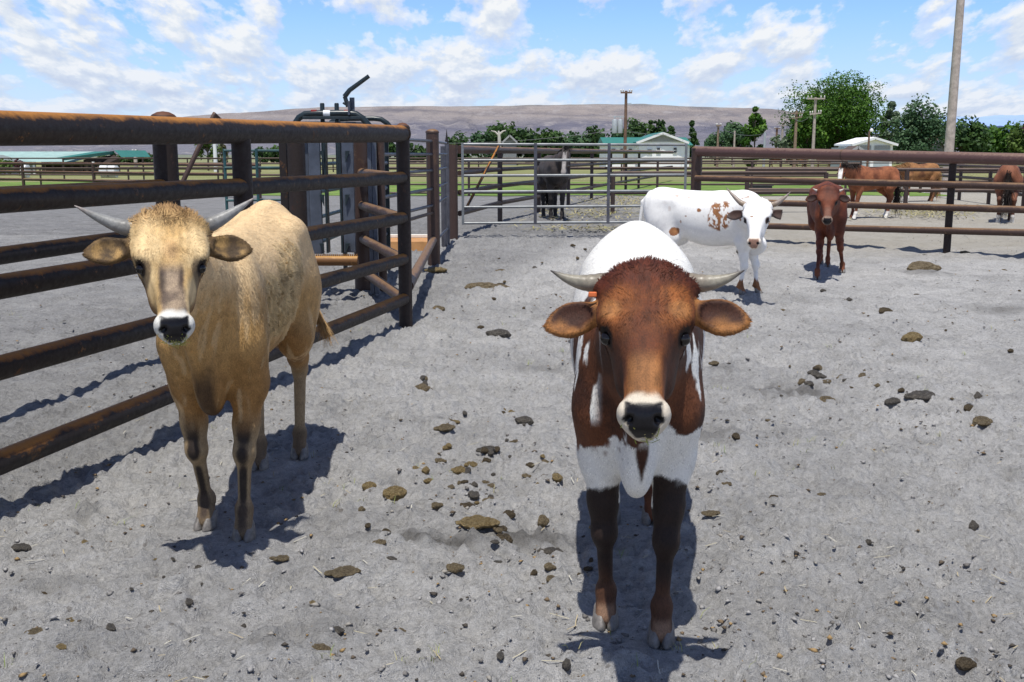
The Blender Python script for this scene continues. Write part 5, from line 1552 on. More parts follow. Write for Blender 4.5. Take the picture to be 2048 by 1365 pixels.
# ------------------------------------------------------------------ trees
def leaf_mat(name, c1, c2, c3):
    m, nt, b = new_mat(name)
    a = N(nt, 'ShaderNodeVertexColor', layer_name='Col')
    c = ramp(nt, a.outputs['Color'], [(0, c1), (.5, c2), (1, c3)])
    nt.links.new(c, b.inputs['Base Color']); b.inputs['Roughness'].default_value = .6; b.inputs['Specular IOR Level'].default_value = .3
    tr = N(nt, 'ShaderNodeBsdfTranslucent'); nt.links.new(c, tr.inputs[0])
    ms = N(nt, 'ShaderNodeMixShader'); ms.inputs[0].default_value = .3
    nt.links.new(b.outputs[0], ms.inputs[1]); nt.links.new(tr.outputs[0], ms.inputs[2])
    out = [n for n in nt.nodes if n.type == 'OUTPUT_MATERIAL'][0]; nt.links.new(ms.outputs[0], out.inputs[0]); return m
def build_trees():
    bark = simple('bark', (.10, .075, .055), .9, 0, .35, 12, .6, 30, .02)
    LM = dict(maple=leaf_mat('bright_leaves', (.012, .036, .005), (.055, .14, .014), (.16, .29, .03)), blue=leaf_mat('blue_leaves', (.018, .045, .022), (.06, .125, .055), (.12, .20, .085)),
              dark=leaf_mat('dark_leaves', (.014, .034, .012), (.045, .095, .028), (.10, .18, .04)), light=leaf_mat('light_leaves', (.03, .06, .012), (.09, .15, .03), (.18, .27, .06)),
              poplar=leaf_mat('grey_green_leaves', (.05, .08, .05), (.12, .17, .10), (.2, .26, .16)), red=leaf_mat('purple_leaves', (.02, .008, .012), (.06, .02, .03), (.12, .04, .05)),
              olive=leaf_mat('olive_leaves', (.05, .05, .02), (.14, .14, .07), (.24, .22, .12)))
    def tree(px, Y, wpx, top, kind, label, base=None, n=2500, shape='round', card=1.0, group=None, name='tree', seed=0, clumps=26):
        g = np.random.default_rng(seed + int(px) * 7 + int(Y))
        zc = Y * CP; x = (px - 1024) / FPX * (zc + H * SP); Wd = wpx / FPX * zc; z1 = H + (HORIZ - top) / FPX * zc
        zb = base if base is not None else z1 * .12
        root = empty(name, (x, Y, 0)); tag(root, label, 'shrub' if name == 'shrub' else 'tree', group)
        if group or (wpx < 60 and Y > 110): Wd *= 1.35; z1 += .11 * (z1 - zb) + .1
        Hh = z1 - zb; cz = zb + Hh * .5
        cs = []
        for k in range(clumps):
            d = g.normal(size=3); d /= np.linalg.norm(d); r_ = g.random() ** .45
            if shape == 'round': f = .80; c = d * r_ * f * np.array([Wd / 2, Wd / 2, Hh / 2]) + [0, 0, cz]
            elif shape == 'cone':
                t = g.random() ** 1.3; c = np.array([d[0], d[1], 0]) * Wd / 2 * (1 - t) * .75 + [0, 0, zb + Hh * t * .93]
            else:   # column
                t = g.random(); c = np.array([d[0], d[1], 0]) * Wd / 2 * .7 * math.sin(PI * min(1, .15 + t * .85)) + [0, 0, zb + Hh * t * .95]
            cr = (.19 + .13 * g.random()) * (min(Wd, Hh) if shape == 'round' else Wd * (.6 + .6 * (1 - (c[2] - zb) / Hh))) * (.9 if shape == 'round' else .7)
            cs.append((c, cr, g.random()))
        cid = g.integers(0, clumps, n)
        CC = np.array([c[0] for c in cs]); CR = np.array([c[1] for c in cs]); CB = np.array([c[2] for c in cs])
        d = g.normal(size=(n, 3)); d /= np.linalg.norm(d, axis=1, keepdims=True)
        rad = g.random(n) ** .33
        P = CC[cid] + d * (CR[cid] * rad)[:, None] * [1, 1, .85]
        P += (np.stack([vnoise(P, 1.2, 3), vnoise(P, 1.2, 5), vnoise(P, 1.2, 7)], 1) - .5) * Wd * .10
        P[:, 2] = np.clip(P[:, 2], .05, z1 + .03 * Hh)
        s_ = max(.07, math.sqrt(4.4 * Wd * Hh / n)) * (.85 + .15 * card) * (.6 + .8 * g.random(n))
        nn = d + g.normal(size=(n, 3)) * .6 + [0, 0, .4]; nn /= np.linalg.norm(nn, axis=1, keepdims=True)
        t1 = np.cross(nn, g.normal(size=(n, 3))); t1 /= np.linalg.norm(t1, axis=1, keepdims=True); t2 = np.cross(nn, t1)
        a, b_ = t1 * s_[:, None], t2 * s_[:, None] * .7
        V = np.stack([P - a, P - b_, P + a, P + b_], 1).reshape(-1, 3)
        F = np.arange(n * 4).reshape(n, 4)
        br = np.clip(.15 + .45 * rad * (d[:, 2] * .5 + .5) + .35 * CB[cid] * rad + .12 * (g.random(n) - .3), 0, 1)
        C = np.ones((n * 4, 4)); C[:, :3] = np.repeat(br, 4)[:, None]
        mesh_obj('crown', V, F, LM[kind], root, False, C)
        mb = MB(); r0 = max(.06, Wd * .035)
        mb.tube([(0, 0, -.1), (Wd * .01, 0, zb + Hh * .25), (-Wd * .015, 0, zb + Hh * .6), (0, 0, zb + Hh * .85)], [r0, r0 * .8, r0 * .5, r0 * .15], 10)
        for k in range(6):
            c = cs[k % len(cs)][0]; h0 = zb + Hh * (.1 + .08 * k); mb.tube([(0, 0, h0), (c[0] * .5, c[1] * .5, (h0 + c[2]) / 2 + .1), tuple(c)], [r0 * .45, r0 * .28, r0 * .1], 7)
        mb.build('trunk', bark, root, smooth=True)
        return root
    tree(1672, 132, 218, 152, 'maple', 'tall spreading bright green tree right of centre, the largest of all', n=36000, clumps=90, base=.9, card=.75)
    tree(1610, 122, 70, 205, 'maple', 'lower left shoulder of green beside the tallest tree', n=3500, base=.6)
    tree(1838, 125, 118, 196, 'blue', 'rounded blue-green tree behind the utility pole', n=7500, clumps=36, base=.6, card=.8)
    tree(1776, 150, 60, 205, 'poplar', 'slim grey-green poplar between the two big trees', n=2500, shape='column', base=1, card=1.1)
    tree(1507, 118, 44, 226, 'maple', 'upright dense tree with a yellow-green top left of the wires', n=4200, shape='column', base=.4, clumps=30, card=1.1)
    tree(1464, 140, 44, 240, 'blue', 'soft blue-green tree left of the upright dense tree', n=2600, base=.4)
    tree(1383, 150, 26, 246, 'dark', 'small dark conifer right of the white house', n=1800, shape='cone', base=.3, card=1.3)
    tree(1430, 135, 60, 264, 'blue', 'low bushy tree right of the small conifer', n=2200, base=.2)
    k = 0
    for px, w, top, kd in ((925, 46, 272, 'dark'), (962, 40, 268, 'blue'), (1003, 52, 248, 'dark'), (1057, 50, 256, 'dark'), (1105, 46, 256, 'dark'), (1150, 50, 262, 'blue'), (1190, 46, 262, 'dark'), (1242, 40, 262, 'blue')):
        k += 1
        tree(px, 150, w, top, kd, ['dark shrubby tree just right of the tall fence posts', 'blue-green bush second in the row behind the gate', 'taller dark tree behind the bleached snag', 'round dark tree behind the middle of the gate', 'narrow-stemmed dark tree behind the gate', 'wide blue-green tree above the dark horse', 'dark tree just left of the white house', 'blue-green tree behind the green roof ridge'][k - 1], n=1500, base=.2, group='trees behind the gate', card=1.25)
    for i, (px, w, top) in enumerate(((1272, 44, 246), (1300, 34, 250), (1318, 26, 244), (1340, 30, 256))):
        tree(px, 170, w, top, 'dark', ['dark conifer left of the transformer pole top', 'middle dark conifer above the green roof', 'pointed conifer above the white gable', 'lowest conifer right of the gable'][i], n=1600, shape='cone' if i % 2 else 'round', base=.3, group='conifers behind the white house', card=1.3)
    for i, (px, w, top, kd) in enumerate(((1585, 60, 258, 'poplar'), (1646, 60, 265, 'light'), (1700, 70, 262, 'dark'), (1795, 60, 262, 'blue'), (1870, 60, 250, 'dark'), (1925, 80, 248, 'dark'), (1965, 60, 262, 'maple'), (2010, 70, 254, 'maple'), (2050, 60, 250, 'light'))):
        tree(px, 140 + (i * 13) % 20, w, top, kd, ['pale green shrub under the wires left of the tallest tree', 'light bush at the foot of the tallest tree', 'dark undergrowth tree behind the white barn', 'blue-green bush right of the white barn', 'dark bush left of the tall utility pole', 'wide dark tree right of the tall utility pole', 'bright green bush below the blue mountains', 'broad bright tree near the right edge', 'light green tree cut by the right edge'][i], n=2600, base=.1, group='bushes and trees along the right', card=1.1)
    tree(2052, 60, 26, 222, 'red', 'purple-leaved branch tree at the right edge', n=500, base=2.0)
    # left side
    tree(417, 95, 56, 268, 'light', 'pale green poplar with white stems between the near posts', n=1500, shape='column', base=1, card=1.0)
    tree(447, 100, 30, 285, 'olive', 'thin olive tree beside the pale poplar', n=700, shape='column', base=.6)
    for i, (px, w, top) in enumerate(((222, 46, 310), (265, 60, 306), (300, 50, 309), (245, 40, 312), (565, 60, 296), (770, 60, 288), (830, 60, 292), (530, 40, 300))):
        tree(px, 160, w, top, 'dark', ['dark bush right of the teal-roofed building', 'widest bush right of the teal-roofed building', 'bush ending at the thick capped post', 'low bush between two taller ones at the left', 'bush left of the chute', 'bright bush right of the chute', 'bush between the brown posts', 'bush behind the teal panel gate'][i], n=1200, base=.05, group='dark bushes on the left', card=1.2, name='shrub')
    tree(10, 75, 50, 318, 'light', 'yellow-green shrub against the teal-roofed building', n=900, base=.05, name='shrub', card=1.2)
    tree(40, 74, 20, 317, 'red', 'pink flowering bush beside the yellow-green shrub', n=350, base=.05, name='shrub')
    # bleached snag
    m = simple('bleached_wood', (.5, .47, .42), .8, 0, .2, 20)
    r_ = empty('dead_tree', (0, 0, 0)); tag(r_, 'bleached bare snag with forked branches behind the gate', 'dead tree')
    Y = 90; b = at(998, 320, Y); b[2] = 0
    MB().tube([b, at(999, 290, Y), at(998, 268, Y), at(997, 262, Y)], [.16, .15, .12, .05], 8).tube([at(998, 272, Y), at(990, 264, Y), at(982, 262, Y)], [.1, .07, .03], 7).tube([at(998, 270, Y), at(1006, 263, Y), at(1012, 261, Y)], [.1, .07, .03], 7).build('trunk', m, r_, smooth=True)

# ------------------------------------------------------------------ buildings, poles, hills
def build_far():
    white = simple('white_siding', (.97, .97, .98), .6, 0, .05, 3); teal = simple('teal_metal_roof', (.035, .20, .155), .45, .1, .12, 2)
    gwall = simple('grey_shingle', (.36, .36, .37), .8, 0, .15, 8); glass = simple('window_dark', (.03, .035, .045), .12, 0, .3, 4)
    trim = simple('white_trim', (.82, .82, .82), .5, 0, .03, 5); shade = simple('pale_teal_roof', (.36, .52, .47), .5, .1, .15, 1.2)
    dark = simple('dark_opening', (.035, .022, .018), .9, 0, .4, 3); stone = simple('stone_wall', (.22, .23, .24), .9, 0, .5, 10)
    roofd = simple('brown_roof', (.10, .07, .06), .9, 0, .3, 5); bl = simple('pale_blue_wall', (.42, .47, .50), .7, 0, .08, 3)
    def hx(px, Y): return (px - 1024) / FPX * (Y * CP + H * SP)
    def hz(py, Y): return at(1024, py, Y)[2]
    def gable(name, label, px0, px1, pyr, pye, Y, depth, roof, wall, gm=None, over=.35):
        """house whose gable end faces us"""
        x0, x1, zr, ze = hx(px0, Y), hx(px1, Y), hz(pyr, Y), hz(pye, Y); xm = (x0 + x1) / 2
        r_ = empty(name, (0, 0, 0)); tag(r_, label, 'house' if 'house' in name else 'barn')
        MB().add([(x0, Y, 0), (x1, Y, 0), (x1, Y, ze), (xm, Y, zr), (x0, Y, ze), (x0, Y + depth, 0), (x1, Y + depth, 0), (x1, Y + depth, ze), (xm, Y + depth, zr), (x0, Y + depth, ze)],
                 [(0, 1, 2, 3, 4), (9, 8, 7, 6, 5), (0, 4, 9, 5), (1, 6, 7, 2)]).build('wall', wall, r_)
        if gm: MB().add([(x0 + .25, Y - .03, ze + .1), (x1 - .25, Y - .03, ze + .1), (xm, Y - .03, zr - .12)], [(0, 1, 2)]).build('gable', gm, r_)
        for s_, xa in ((-1, x0), (1, x1)):
            sl = (zr - ze) / (xm - x0); xe = xa + s_ * over; zz = ze - sl * over
            MB().add([(xm, Y - .4, zr + .05), (xe, Y - .4, zz + .05), (xe, Y + depth + .4, zz + .05), (xm, Y + depth + .4, zr + .05), (xm, Y - .4, zr + .22), (xe, Y - .4, zz + .22), (xe, Y + depth + .4, zz + .22), (xm, Y + depth + .4, zr + .22)],
                     [(0, 1, 2, 3), (7, 6, 5, 4), (0, 4, 5, 1), (1, 5, 6, 2), (2, 6, 7, 3), (3, 7, 4, 0)]).build('roof', roof, r_)
            MB().beam((xm, Y - .45, zr + .1), (xe, Y - .45, zz + .1), .06, .22).build('fascia', trim if wall is white else gwall, r_)
        return r_
    def win(parent, px0, px1, py0, py1, Y, gm=None):
        x0, x1, z1, z0 = hx(px0, Y), hx(px1, Y), hz(py0, Y), hz(py1, Y)
        f = MB().box(((x0 + x1) / 2, Y - .05, (z0 + z1) / 2), (x1 - x0 + .14, .06, z1 - z0 + .14)).build('window', trim, parent)
        MB().box(((x0 + x1) / 2, Y - .09, (z0 + z1) / 2), (x1 - x0, .03, z1 - z0)).build('pane', gm or glass, f)
        MB().box(((x0 + x1) / 2, Y - .115, (z0 + z1) / 2), (x1 - x0, .02, .05)).build('mullion', trim, f)
    Y = 105
    h = gable('white_house', 'white house with a teal metal roof behind the gate', 1278, 1368, 269, 286, Y, 9, teal, white, gwall)
    x0, x1 = hx(1213, Y + 1), hx(1379, Y + 1); zr, ze = hz(275, Y + 5), hz(291, Y + 1)
    MB().box(((x0 + x1) / 2, Y + 5.5, ze / 2), (x1 - x0, 8.4, ze)).build('wall', white, h)
    MB().add([(x0 - .3, Y + .9, ze), (x1 + .3, Y + .9, ze), (x1 + .3, Y + 5.5, zr), (x0 - .3, Y + 5.5, zr), (x1 + .3, Y + 10.2, ze), (x0 - .3, Y + 10.2, ze)], [(0, 1, 2, 3), (3, 2, 4, 5), (0, 3, 5), (1, 4, 2)]).build('roof', teal, h)
    for a, b in ((1313, 1319), (1346, 1352)): win(h, a, b, 296, 306, Y)
    win(h, 1294, 1302, 299, 307, Y, gwall)
    for a, b in ((1222, 1230), (1256, 1263), (1240, 1245)): win(h, a, b, 298, 306, Y + 1.3)
    Y = 104
    b_ = gable('white_barn', 'white metal barn with two wide door openings', 1706, 1783, 279, 290.5, Y, 5, white, white)
    x0 = hx(1691, Y); 
    MB().box(((x0 + hx(1706, Y)) / 2, Y + 2.5, hz(291, Y) / 2 - .1), (abs(hx(1706, Y) - x0) + .1, 4.6, hz(291, Y) - .2)).build('side_wall', bl, b_)
    for a, c in ((1712, 1739), (1746, 1777)):
        xa, xb = hx(a, Y), hx(c, Y); z = hz(296, Y)
        MB().box(((xa + xb) / 2, Y - .06, z / 2), (xb - xa, .06, z)).build('door', bl, b_)
        MB().box(((xa + xb) / 2, Y - .1, z + .05), (xb - xa, .03, .35)).build('door_header', gwall, b_)
    g1 = gable('stone_house', 'small stone-grey gabled house beyond the pens', 1857, 1890, 281, 300, 128, 8, roofd, stone)
    MB().box((hx(1876, 130), 131, hz(282, 130)), (.7, .7, 1.6)).build('chimney', simple('brick_chimney', (.35, .2, .14), .9), g1)
    gable('dark_shed', 'low dark gabled shed in front of the white barn', 1700, 1722, 297, 304, 98, 2, roofd, stone, over=.15)
    gable('grey_house', 'grey gabled house roof among the trees behind the gate', 1006, 1033, 273, 286, 140, 8, roofd, stone, over=.1)
    # long teal-roofed building on the left
    Y = 80; tl = empty('stable_building', (0, 0, 0)); tag(tl, 'long low stable with a pale teal roof and dark open front at the left', 'stable')
    xa, xb = hx(-120, Y), hx(203, Y)
    z_e, z_r = hz(324, Y), hz(303.5, Y + 5)
    MB().add([(xa, Y, z_e), (hx(150, Y), Y, z_e), (hx(182, Y), Y + 5, z_r), (xa, Y + 5, z_r + .0)], [(0, 1, 2, 3)]).build('roof', shade, tl)
    MB().add([(hx(126, Y), Y - 2, z_e + .25), (hx(152, Y), Y - 2, z_e + .22), (hx(182, Y), Y + 5, z_r + .02), (hx(150, Y), Y + 4, z_r)], [(0, 1, 2, 3)]).build('roof', teal, tl)
    MB().add([(hx(182, Y), Y + 5, z_r + .05), (hx(152, Y), Y - 2, z_e + .3), (hx(152, Y), Y - 2, z_e + .1), (hx(182, Y), Y + 5, z_r - .2)], [(0, 1, 2, 3)]).build('fascia', teal, tl)
    MB().add([(hx(182, Y), Y + 5, z_r + .1), (hx(206, Y), Y + 4, hz(315, Y)), (hx(204, Y), Y + 11, hz(315, Y)), (hx(184, Y), Y + 12, z_r + .1)], [(0, 1, 2, 3)]).build('roof', teal, tl)
    MB().add([(hx(158, Y), Y + 1, hz(320, Y)), (hx(182, Y), Y + 4.9, z_r - .25), (hx(203, Y), Y + 3.9, hz(317, Y)), (hx(203, Y), Y + 3.9, 0), (hx(158, Y), Y + 1, 0)], [(0, 1, 2, 3, 4)]).build('wall', dark, tl)
    MB().box(((xa + hx(58, Y)) / 2, Y + 1.2, z_e / 2), (hx(58, Y) - xa, .2, z_e)).build('wall', bl, tl)
    MB().box(((hx(58, Y) + hx(152, Y)) / 2, Y + 3, z_e / 2), (hx(152, Y) - hx(58, Y), .2, z_e - .02)).build('back_wall', dark, tl)
    MB().add([(hx(-110, Y), Y - .5, z_e), (hx(14, Y), Y - .5, hz(310, Y)), (hx(60, Y), Y - .5, z_e)], [(0, 1, 2)]).build('gable', bl, tl)
    for px in (66, 85, 104, 124, 142, 160, 172, 185, 198): MB().box((hx(px, Y), Y + .3, z_e / 2), (.16, .16, z_e)).build('post', trim if px in (66, 185) else dark, tl)
    # pale things parked beyond the pens
    for i, (px, w, lb) in enumerate(((213, 22, 'white covered bale nearest the teal-roofed stable'), (222, 20, 'white covered bale right of its neighbour'), (52, 12, 'small white covered bale before the stable'))):
        Yb = 68; x = hx(px if i != 1 else 226, Yb)
        o = MB().tube([(x - w / FPX * Yb / 2, Yb, .42), (x - w / FPX * Yb / 2.6, Yb, .42), (x + w / FPX * Yb / 2.6, Yb, .42), (x + w / FPX * Yb / 2, Yb, .42)], [.32, .44, .44, .32], 16).build('bale', simple('white_wrap%d' % i, (.75, .76, .78), .5, 0, .1, 6, .3, 8, .03), None, smooth=True)
        tag(o, lb, 'bale')
    # water trough
    p = gp(1518, 390); tr = empty('water_trough', (p[0], p[1], 0)); tag(tr, 'dark grey water trough behind the white calf', 'trough')
    MB().box((0, 0, .17), (.85, .5, .34)).build('tub', simple('trough_grey', (.09, .085, .11), .5), tr, bevel=.03)
    MB().box((0, 0, .35), (.93, .58, .04)).build('rim', simple('trough_rim', (.14, .13, .16), .5), tr, bevel=.01)
    # utility poles ----------------------------------------------------------
    wood = simple('weathered_pole', (.26, .185, .13), .85, 0, .35, 6, .5, 30, .01); woodp = simple('pale_pole', (.42, .36, .31), .8, 0, .3, 5, .4, 30, .01); wdark = simple('pole_wood', (.17, .10, .07), .85, 0, .3, 4)
    wire_m = simple('wire', (.25, .25, .26), .5, .4, .1, 3); grey = simple('transformer_grey', (.42, .45, .47), .5, .2, .1, 3); cer = simple('insulator', (.6, .58, .55), .3, 0, .1, 3)
    def pole(px, Y, top, r_, label, mat, arms=(), tf=False, lean=0.0, base_w=1.15, group=None, name='utility_pole'):
        x = hx(px, Y); z = hz(top, Y); root = empty(name, (x, Y, 0)); tag(root, label, 'utility pole' if 'pole' in name else 'lamp', group)
        MB().tube([(0, 0, -.2), (lean * z * .5, 0, z * .5), (lean * z, 0, z)], [r_ * base_w, r_, r_ * .85], 14).build('shaft', mat, root, smooth=True)
        for (py, wpx, sl) in arms:
            za = hz(py, Y); L = wpx / FPX * Y / 2; xc = lean * za
            ar = MB().beam((xc - L, -r_ - .05, za - sl), (xc + L, -r_ - .05, za + sl), .11, .12).build('crossarm', mat, root)
            for k in (-.95, -.55, .55, .95):
                MB().lathe((xc + L * k, -r_ - .05, za + sl * k + .06), [(.04, 0), (.06, .05), (.05, .1), (.06, .14), (.02, .2)], 8).build('insulator', cer, ar, smooth=True)
        if tf:
            for dx in (-.42, -.86):
                zt = hz(244, Y)
                MB().lathe((dx, -.1, zt - .9), [(.20, 0), (.21, .05), (.21, 1.0), (.18, 1.06), (.04, 1.1), (.05, 1.25), (.02, 1.35)], 14).build('transformer', grey, root, smooth=True)
            MB().beam((0, 0, hz(234, Y)), (-1.0, -.05, hz(234, Y)), .08, .08).build('bracket', grey, root)
            MB().beam((0, 0, hz(208, Y)), (.45, 0, hz(207, Y)), .05, .05).build('bracket', grey, root)
        return root
    pole(1892, 46, -40, .185, 'tall pale weathered utility pole at the right, cut by the top edge', woodp, lean=.006, base_w=1.12)
    pole(1249, 85, 182, .125, 'brown utility pole with grey transformers beside the white house', wdark, arms=((186, 22, 0),), tf=True, lean=.002)
    pole(1624, 92, 195, .13, 'grey utility pole with two crossarms in front of the tallest tree', woodp, arms=((198, 34, .0), (228, 22, .05)))
    pole(1588, 118, 222, .17, 'second pole in the line receding left of the tallest tree', wood, arms=((227, 24, .0), (236, 20, .1)), group='poles receding left of the tallest tree')
    pole(1562, 150, 246, .17, 'third pole in the line, between its neighbours left of the tallest tree', woodp, arms=((247, 18, 0), (252, 14, 0)), group='poles receding left of the tallest tree')
    pole(1551, 175, 256, .2, 'farthest dark pole at the left of the receding line', wdark, arms=((258, 12, 0),), group='poles receding left of the tallest tree')
    pole(1434, 120, 250, .13, 'thin plain pole in front of the low bushy trees', wood, arms=((252, 10, 0),))
    pole(1467, 125, 262, .12, 'short pale pole right of the thin plain pole', woodp)
    pole(1527, 110, 265, .13, 'short bluish pole right of the upright dense tree', grey)
    pole(272, 120, 301, .2, 'short pale pole among the dark bushes at the left', woodp, arms=((304, 8, 0),))
    pole(432, 90, 272, .16, 'white pole standing before the pale poplar', trim)
    lp = pole(1734, 90, 262, .09, 'slender yard lamp in front of the white barn', wdark, name='yard_lamp')
    MB().lathe((.18, 0, hz(262, 90) - .1), [(.05, 0), (.16, .05), (.14, .22), (.04, .3)], 12).build('lamp_head', trim, lp, smooth=True)
    # wires
    def wire(a, b, sag, label):
        a = np.array(a); b = np.array(b)
        pts = [a + (b - a) * t + np.array([0, 0, -sag * 4 * t * (1 - t)]) for t in np.linspace(0, 1, 14)]
        o = MB().tube(pts, .018, 5).build('power_line', wire_m, None, smooth=True); tag(o, label, 'wire', 'power lines')
    P2 = lambda px, py, Y: tuple(at(px, py, Y))
    wire(P2(1610, 197, 92), P2(1578, 226, 118), .4, 'power line from the grey crossarm pole back to the second pole')
    wire(P2(1638, 197, 92), P2(1598, 226, 118), .4, 'power line from the right crossarm end back to the second pole')
    wire(P2(1624, 228, 92), P2(1588, 236, 118), .5, 'lower power line between the first two receding poles')
    wire(P2(1249, 258, 85), P2(600, 262, 110), 1.2, 'low power line crossing left from the transformer pole')
    wire(P2(1249, 262, 85), P2(1434, 253, 120), .6, 'low power line from the transformer pole to the thin plain pole')
    wire(P2(1434, 253, 120), P2(1527, 268, 110), .5, 'power line between the thin plain pole and the bluish pole')
    # hills -------------------------------------------------------------------
    Y0, Y1 = 1500, 2300
    px = np.linspace(-500, 2500, 700); nd = 46
    ridge = np.interp(px, [-500, 0, 180, 300, 380, 450, 560, 650, 1000, 1280, 1340, 1420, 1500, 1560, 1620, 1700, 2500],
                      [318, 292, 280, 252, 239, 234, 228, 221, 219, 216, 219, 221, 223, 227, 242, 268, 308]) 
    V = []
    for i, p in enumerate(px):
        for j in range(nd):
            t = j / (nd - 1); Yc = Y0 + (Y1 - Y0) * t
            x = (p - 1024) / FPX * (Y1 * CP) * (.70 + .30 * t)
            V.append((x, Yc, t))
    V = np.array(V); T = V[:, 2].copy()
    rz_ = np.repeat(H + (HORIZ - ridge) / FPX * Y1 * CP, nd)
    n1 = fbm(np.stack([V[:, 0] / 160, V[:, 1] / 300, 0 * T], 1), 1.0, 5, 3); n2 = fbm(np.stack([V[:, 0] / 45, V[:, 1] / 60, 0 * T], 1), 1, 4, 7)
    gul = np.abs(fbm(np.stack([V[:, 0] / 70, V[:, 1] / 400, 0 * T], 1), 1, 3, 9) - .5) * 2
    tt = np.clip(T * 1.18 + (n1 - .5) * .22 * (1 - T), 0, 1)
    prof = np.interp(tt, [0, .2, .45, .62, .72, .80, .9, .97, 1.0], [0, .10, .28, .42, .60, .66, .86, .985, 1.0])
    V[:, 2] = rz_ * prof + (n2 - .5) * 14 * prof * (1 - T * .85) - gul * 36 * np.sin(PI * np.clip(tt, 0, 1)) * .8
    V[:, 2] = np.where(T > .999, rz_ + (np.repeat(fbm(np.stack([px / 60, 0 * px, 0 * px], 1), 1, 3, 2), nd) - .5) * 5, V[:, 2])
    i, j = np.meshgrid(np.arange(len(px) - 1), np.arange(nd - 1), indexing='ij'); a = (i * nd + j).ravel()
    Q = np.stack([a, a + nd, a + nd + 1, a + 1], 1)
    m, nt, b = new_mat('hazy_mesa_rock'); p = geo_pos(nt)
    sep = N(nt, 'ShaderNodeSeparateXYZ'); nt.links.new(p, sep.inputs[0])
    ps = geo_pos(nt, (.004, .004, .035)); ps2 = geo_pos(nt, (.022, .022, .05))
    st_ = noise(nt, ps, 1.0, 6, .62); nn_ = noise(nt, ps2, 1.0, 6, .68)
    z = math_n(nt, 'MULTIPLY', math_n(nt, 'ADD', sep.outputs[2], math_n(nt, 'MULTIPLY', math_n(nt, 'SUBTRACT', st_, .5), 60)), .01)
    c = ramp(nt, z, [(.05, (.20, .195, .21)), (.38, (.20, .185, .205)), (.50, (.12, .115, .145)), (.56, (.22, .20, .205)), (.72, (.34, .29, .25)), (.80, (.22, .19, .175)), (.90, (.37, .31, .26)), (1.0, (.25, .24, .21))])
    c = mix(nt, ramp(nt, nn_, [(.54, 0), (.68, .85)]), c, (.40, .36, .33))
    c = mix(nt, ramp(nt, noise(nt, geo_pos(nt, (.012, .012, .02)), 1.0, 6, .7), [(.50, 0), (.66, .55)]), c, (.09, .085, .10))
    c = mix(nt, .22, c, (.22, .24, .33))  # distance haze painted over the rock colour
    nt.links.new(c, b.inputs['Base Color']); b.inputs['Roughness'].default_value = 1; b.inputs['Specular IOR Level'].default_value = 0
    bump(nt, b, nn_, .9, 26)
    o = mesh_obj('hills', V, Q, m, None, True); tag(o, kind='structure', label='long flat-topped mesa of haze-tinted mauve and pale eroded rock')
    # distant blue ranges
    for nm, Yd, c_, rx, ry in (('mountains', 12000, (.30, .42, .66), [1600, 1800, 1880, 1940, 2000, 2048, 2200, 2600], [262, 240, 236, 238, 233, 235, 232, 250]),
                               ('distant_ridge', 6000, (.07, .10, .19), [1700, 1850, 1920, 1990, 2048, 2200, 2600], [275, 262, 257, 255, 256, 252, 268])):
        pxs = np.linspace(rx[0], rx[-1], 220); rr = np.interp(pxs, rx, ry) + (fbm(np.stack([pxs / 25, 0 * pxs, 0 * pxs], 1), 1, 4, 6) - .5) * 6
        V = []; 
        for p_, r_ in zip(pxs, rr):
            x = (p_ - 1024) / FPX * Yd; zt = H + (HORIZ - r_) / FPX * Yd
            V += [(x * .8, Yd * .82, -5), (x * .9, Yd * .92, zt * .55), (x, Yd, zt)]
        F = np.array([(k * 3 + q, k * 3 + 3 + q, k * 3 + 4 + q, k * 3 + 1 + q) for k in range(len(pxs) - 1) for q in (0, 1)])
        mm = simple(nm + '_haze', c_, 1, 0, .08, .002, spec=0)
        o = mesh_obj(nm, V, F, mm, None, True); tag(o, kind='structure', label='hazy blue mountain range on the far horizon' if nm == 'mountains' else 'dark blue wooded ridge below the mountains')

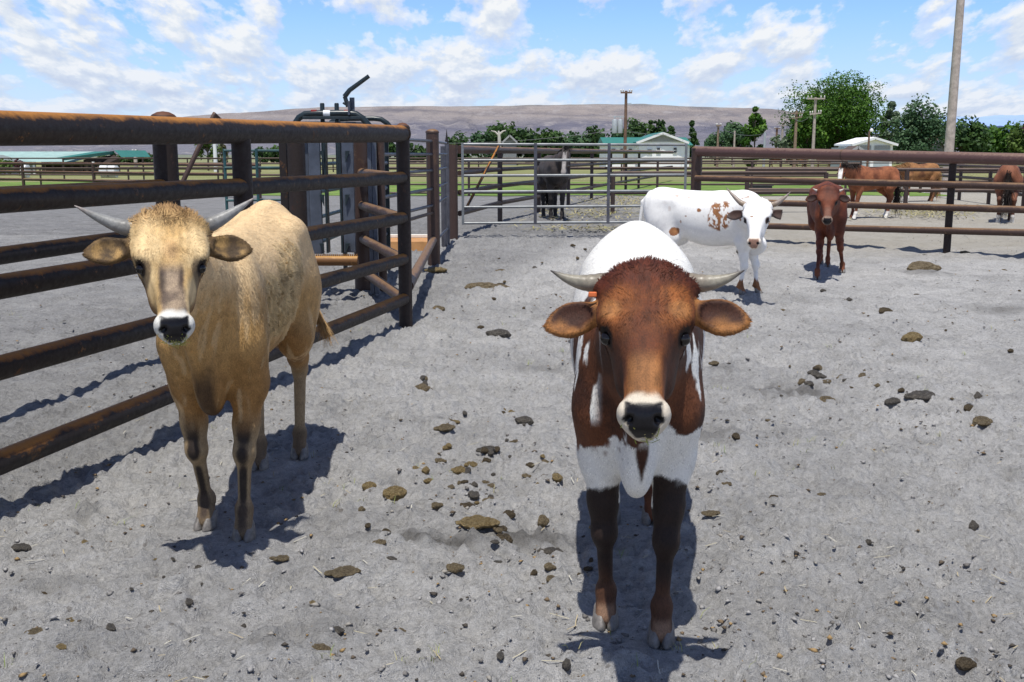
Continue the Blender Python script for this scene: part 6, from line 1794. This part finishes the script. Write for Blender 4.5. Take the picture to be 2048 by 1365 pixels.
# ------------------------------------------------------------------ sky and sun
def build_sky():
    w = bpy.data.worlds.new('World'); sc.world = w; w.use_nodes = True
    nt = w.node_tree; nt.nodes.clear()
    out = nt.nodes.new('ShaderNodeOutputWorld'); bg = nt.nodes.new('ShaderNodeBackground'); nt.links.new(bg.outputs[0], out.inputs[0])
    d = Vector((-.055, -.33, 1)).normalized()
    sky = nt.nodes.new('ShaderNodeTexSky'); sky.sky_type = 'NISHITA'; sky.sun_disc = False
    sky.sun_elevation = math.asin(d.z); sky.sun_rotation = math.atan2(d.x, d.y)
    sky.air_density = 1.0; sky.dust_density = .6; sky.ozone_density = 1.6
    S = SKY_STRENGTH
    bg.inputs[1].default_value = S
    tc = nt.nodes.new('ShaderNodeTexCoord'); sep = nt.nodes.new('ShaderNodeSeparateXYZ'); nt.links.new(tc.outputs['Generated'], sep.inputs[0])
    el = math_n(nt, 'MAXIMUM', sep.outputs[2], .0)
    den = math_n(nt, 'ADD', el, .05)
    cx = math_n(nt, 'DIVIDE', sep.outputs[0], den); cy = math_n(nt, 'DIVIDE', sep.outputs[1], den)
    cmb = nt.nodes.new('ShaderNodeCombineXYZ'); nt.links.new(math_n(nt, 'DIVIDE', math_n(nt, 'MULTIPLY', sep.outputs[0], 13.5), math_n(nt, 'ADD', el, .5)), cmb.inputs[0]); nt.links.new(sep.outputs[1], cmb.inputs[1])
    # vertical structure so near clouds have tops and flat grey bases
    cz = math_n(nt, 'MULTIPLY', math_n(nt, 'LOGARITHM', math_n(nt, 'ADD', el, .055), math.e), 3.9); nt.links.new(cz, cmb.inputs[2])
    mp = nt.nodes.new('ShaderNodeMapping'); mp.inputs['Scale'].default_value = (.5, .5, .62); mp.inputs['Location'].default_value = SKY_LOC
    nt.links.new(cmb.outputs[0], mp.inputs[0])
    n1 = noise(nt, mp.outputs[0], SKY_F, 12, .56, .0)
    mp2 = nt.nodes.new('ShaderNodeMapping'); mp2.inputs['Location'].default_value = (-.02, 0, .13)
    nt.links.new(mp.outputs[0], mp2.inputs[0]); n2 = noise(nt, mp2.outputs[0], SKY_F, 12, .56, .0)
    # more cover low down
    thr = math_n(nt, 'ADD', n1, ramp(nt, el, [(0, .15), (.045, .10), (.09, .03), (.16, .0), (.35, .0)]))
    mask = ramp(nt, thr, [(.475, 0), (.54, .6), (.62, 1)], 'EASE')
    mask = math_n(nt, 'MULTIPLY', mask, ramp(nt, el, [(.16, 1), (.42, .18)]))
    shade = ramp(nt, math_n(nt, 'ADD', math_n(nt, 'SUBTRACT', n1, n2), .5), [(.41, (.72, .79, .92)), (.50, (.86, .91, .98)), (.56, (1.04, 1.04, 1.04))])
    low = ramp(nt, el, [(.0, (.80, .87, 1.0)), (.10, (.93, .96, 1.0)), (.2, (1, 1, 1))])
    cc = mix(nt, 1.0, shade, low, 'MULTIPLY')
    sc_ = nt.nodes.new('ShaderNodeVectorMath'); sc_.operation = 'SCALE'; sc_.inputs[3].default_value = .92 / S
    nt.links.new(cc, sc_.inputs[0])
    # clear sky between: deepen and lift to the photo's blue
    tint = mix(nt, 1.0, sky.outputs[0], ramp(nt, el, [(0, SKY_T0), (.12, SKY_T1), (.3, SKY_T2)]), 'MULTIPLY')
    hz_ = nt.nodes.new('ShaderNodeVectorMath'); hz_.operation = 'SCALE'; hz_.inputs[3].default_value = 1 / S
    hz_.inputs[0].default_value = (.62, .76, .92)
    tint = mix(nt, ramp(nt, el, [(0, .75), (.04, .5), (.13, .22), (.3, 0)]), tint, hz_.outputs[0])
    fin = mix(nt, mask, tint, sc_.outputs[0])
    nt.links.new(fin, bg.inputs[0])
    l = bpy.data.lights.new('sun', 'SUN'); l.energy = SUN; l.angle = R(.53); l.color = (1.0, .965, .90)
    o = bpy.data.objects.new('sun', l); col.objects.link(o); o.rotation_euler = d.to_track_quat('Z', 'Y').to_euler(); o.location = (0, 0, 30)
    sc.view_settings.view_transform = 'Standard'; sc.view_settings.look = 'None'; sc.view_settings.exposure = 0
    sc.cycles.use_denoising = True; sc.cycles.max_bounces = 6; sc.cycles.transparent_max_bounces = 8
SKY_STRENGTH = .07
SUN = 4.8
SKY_F = 1.7
SKY_LOC = (7.4, 1.7, .6)
SKY_T0 = (1.9, 2.1, 2.9); SKY_T1 = (1.15, 1.8, 3.1); SKY_T2 = (.8, .95, 1.3)
build_sky()
gz = build_ground()
build_fences()
build_litter(gz)
build_trees()
build_far()
build_cattle(False)
build_horses()
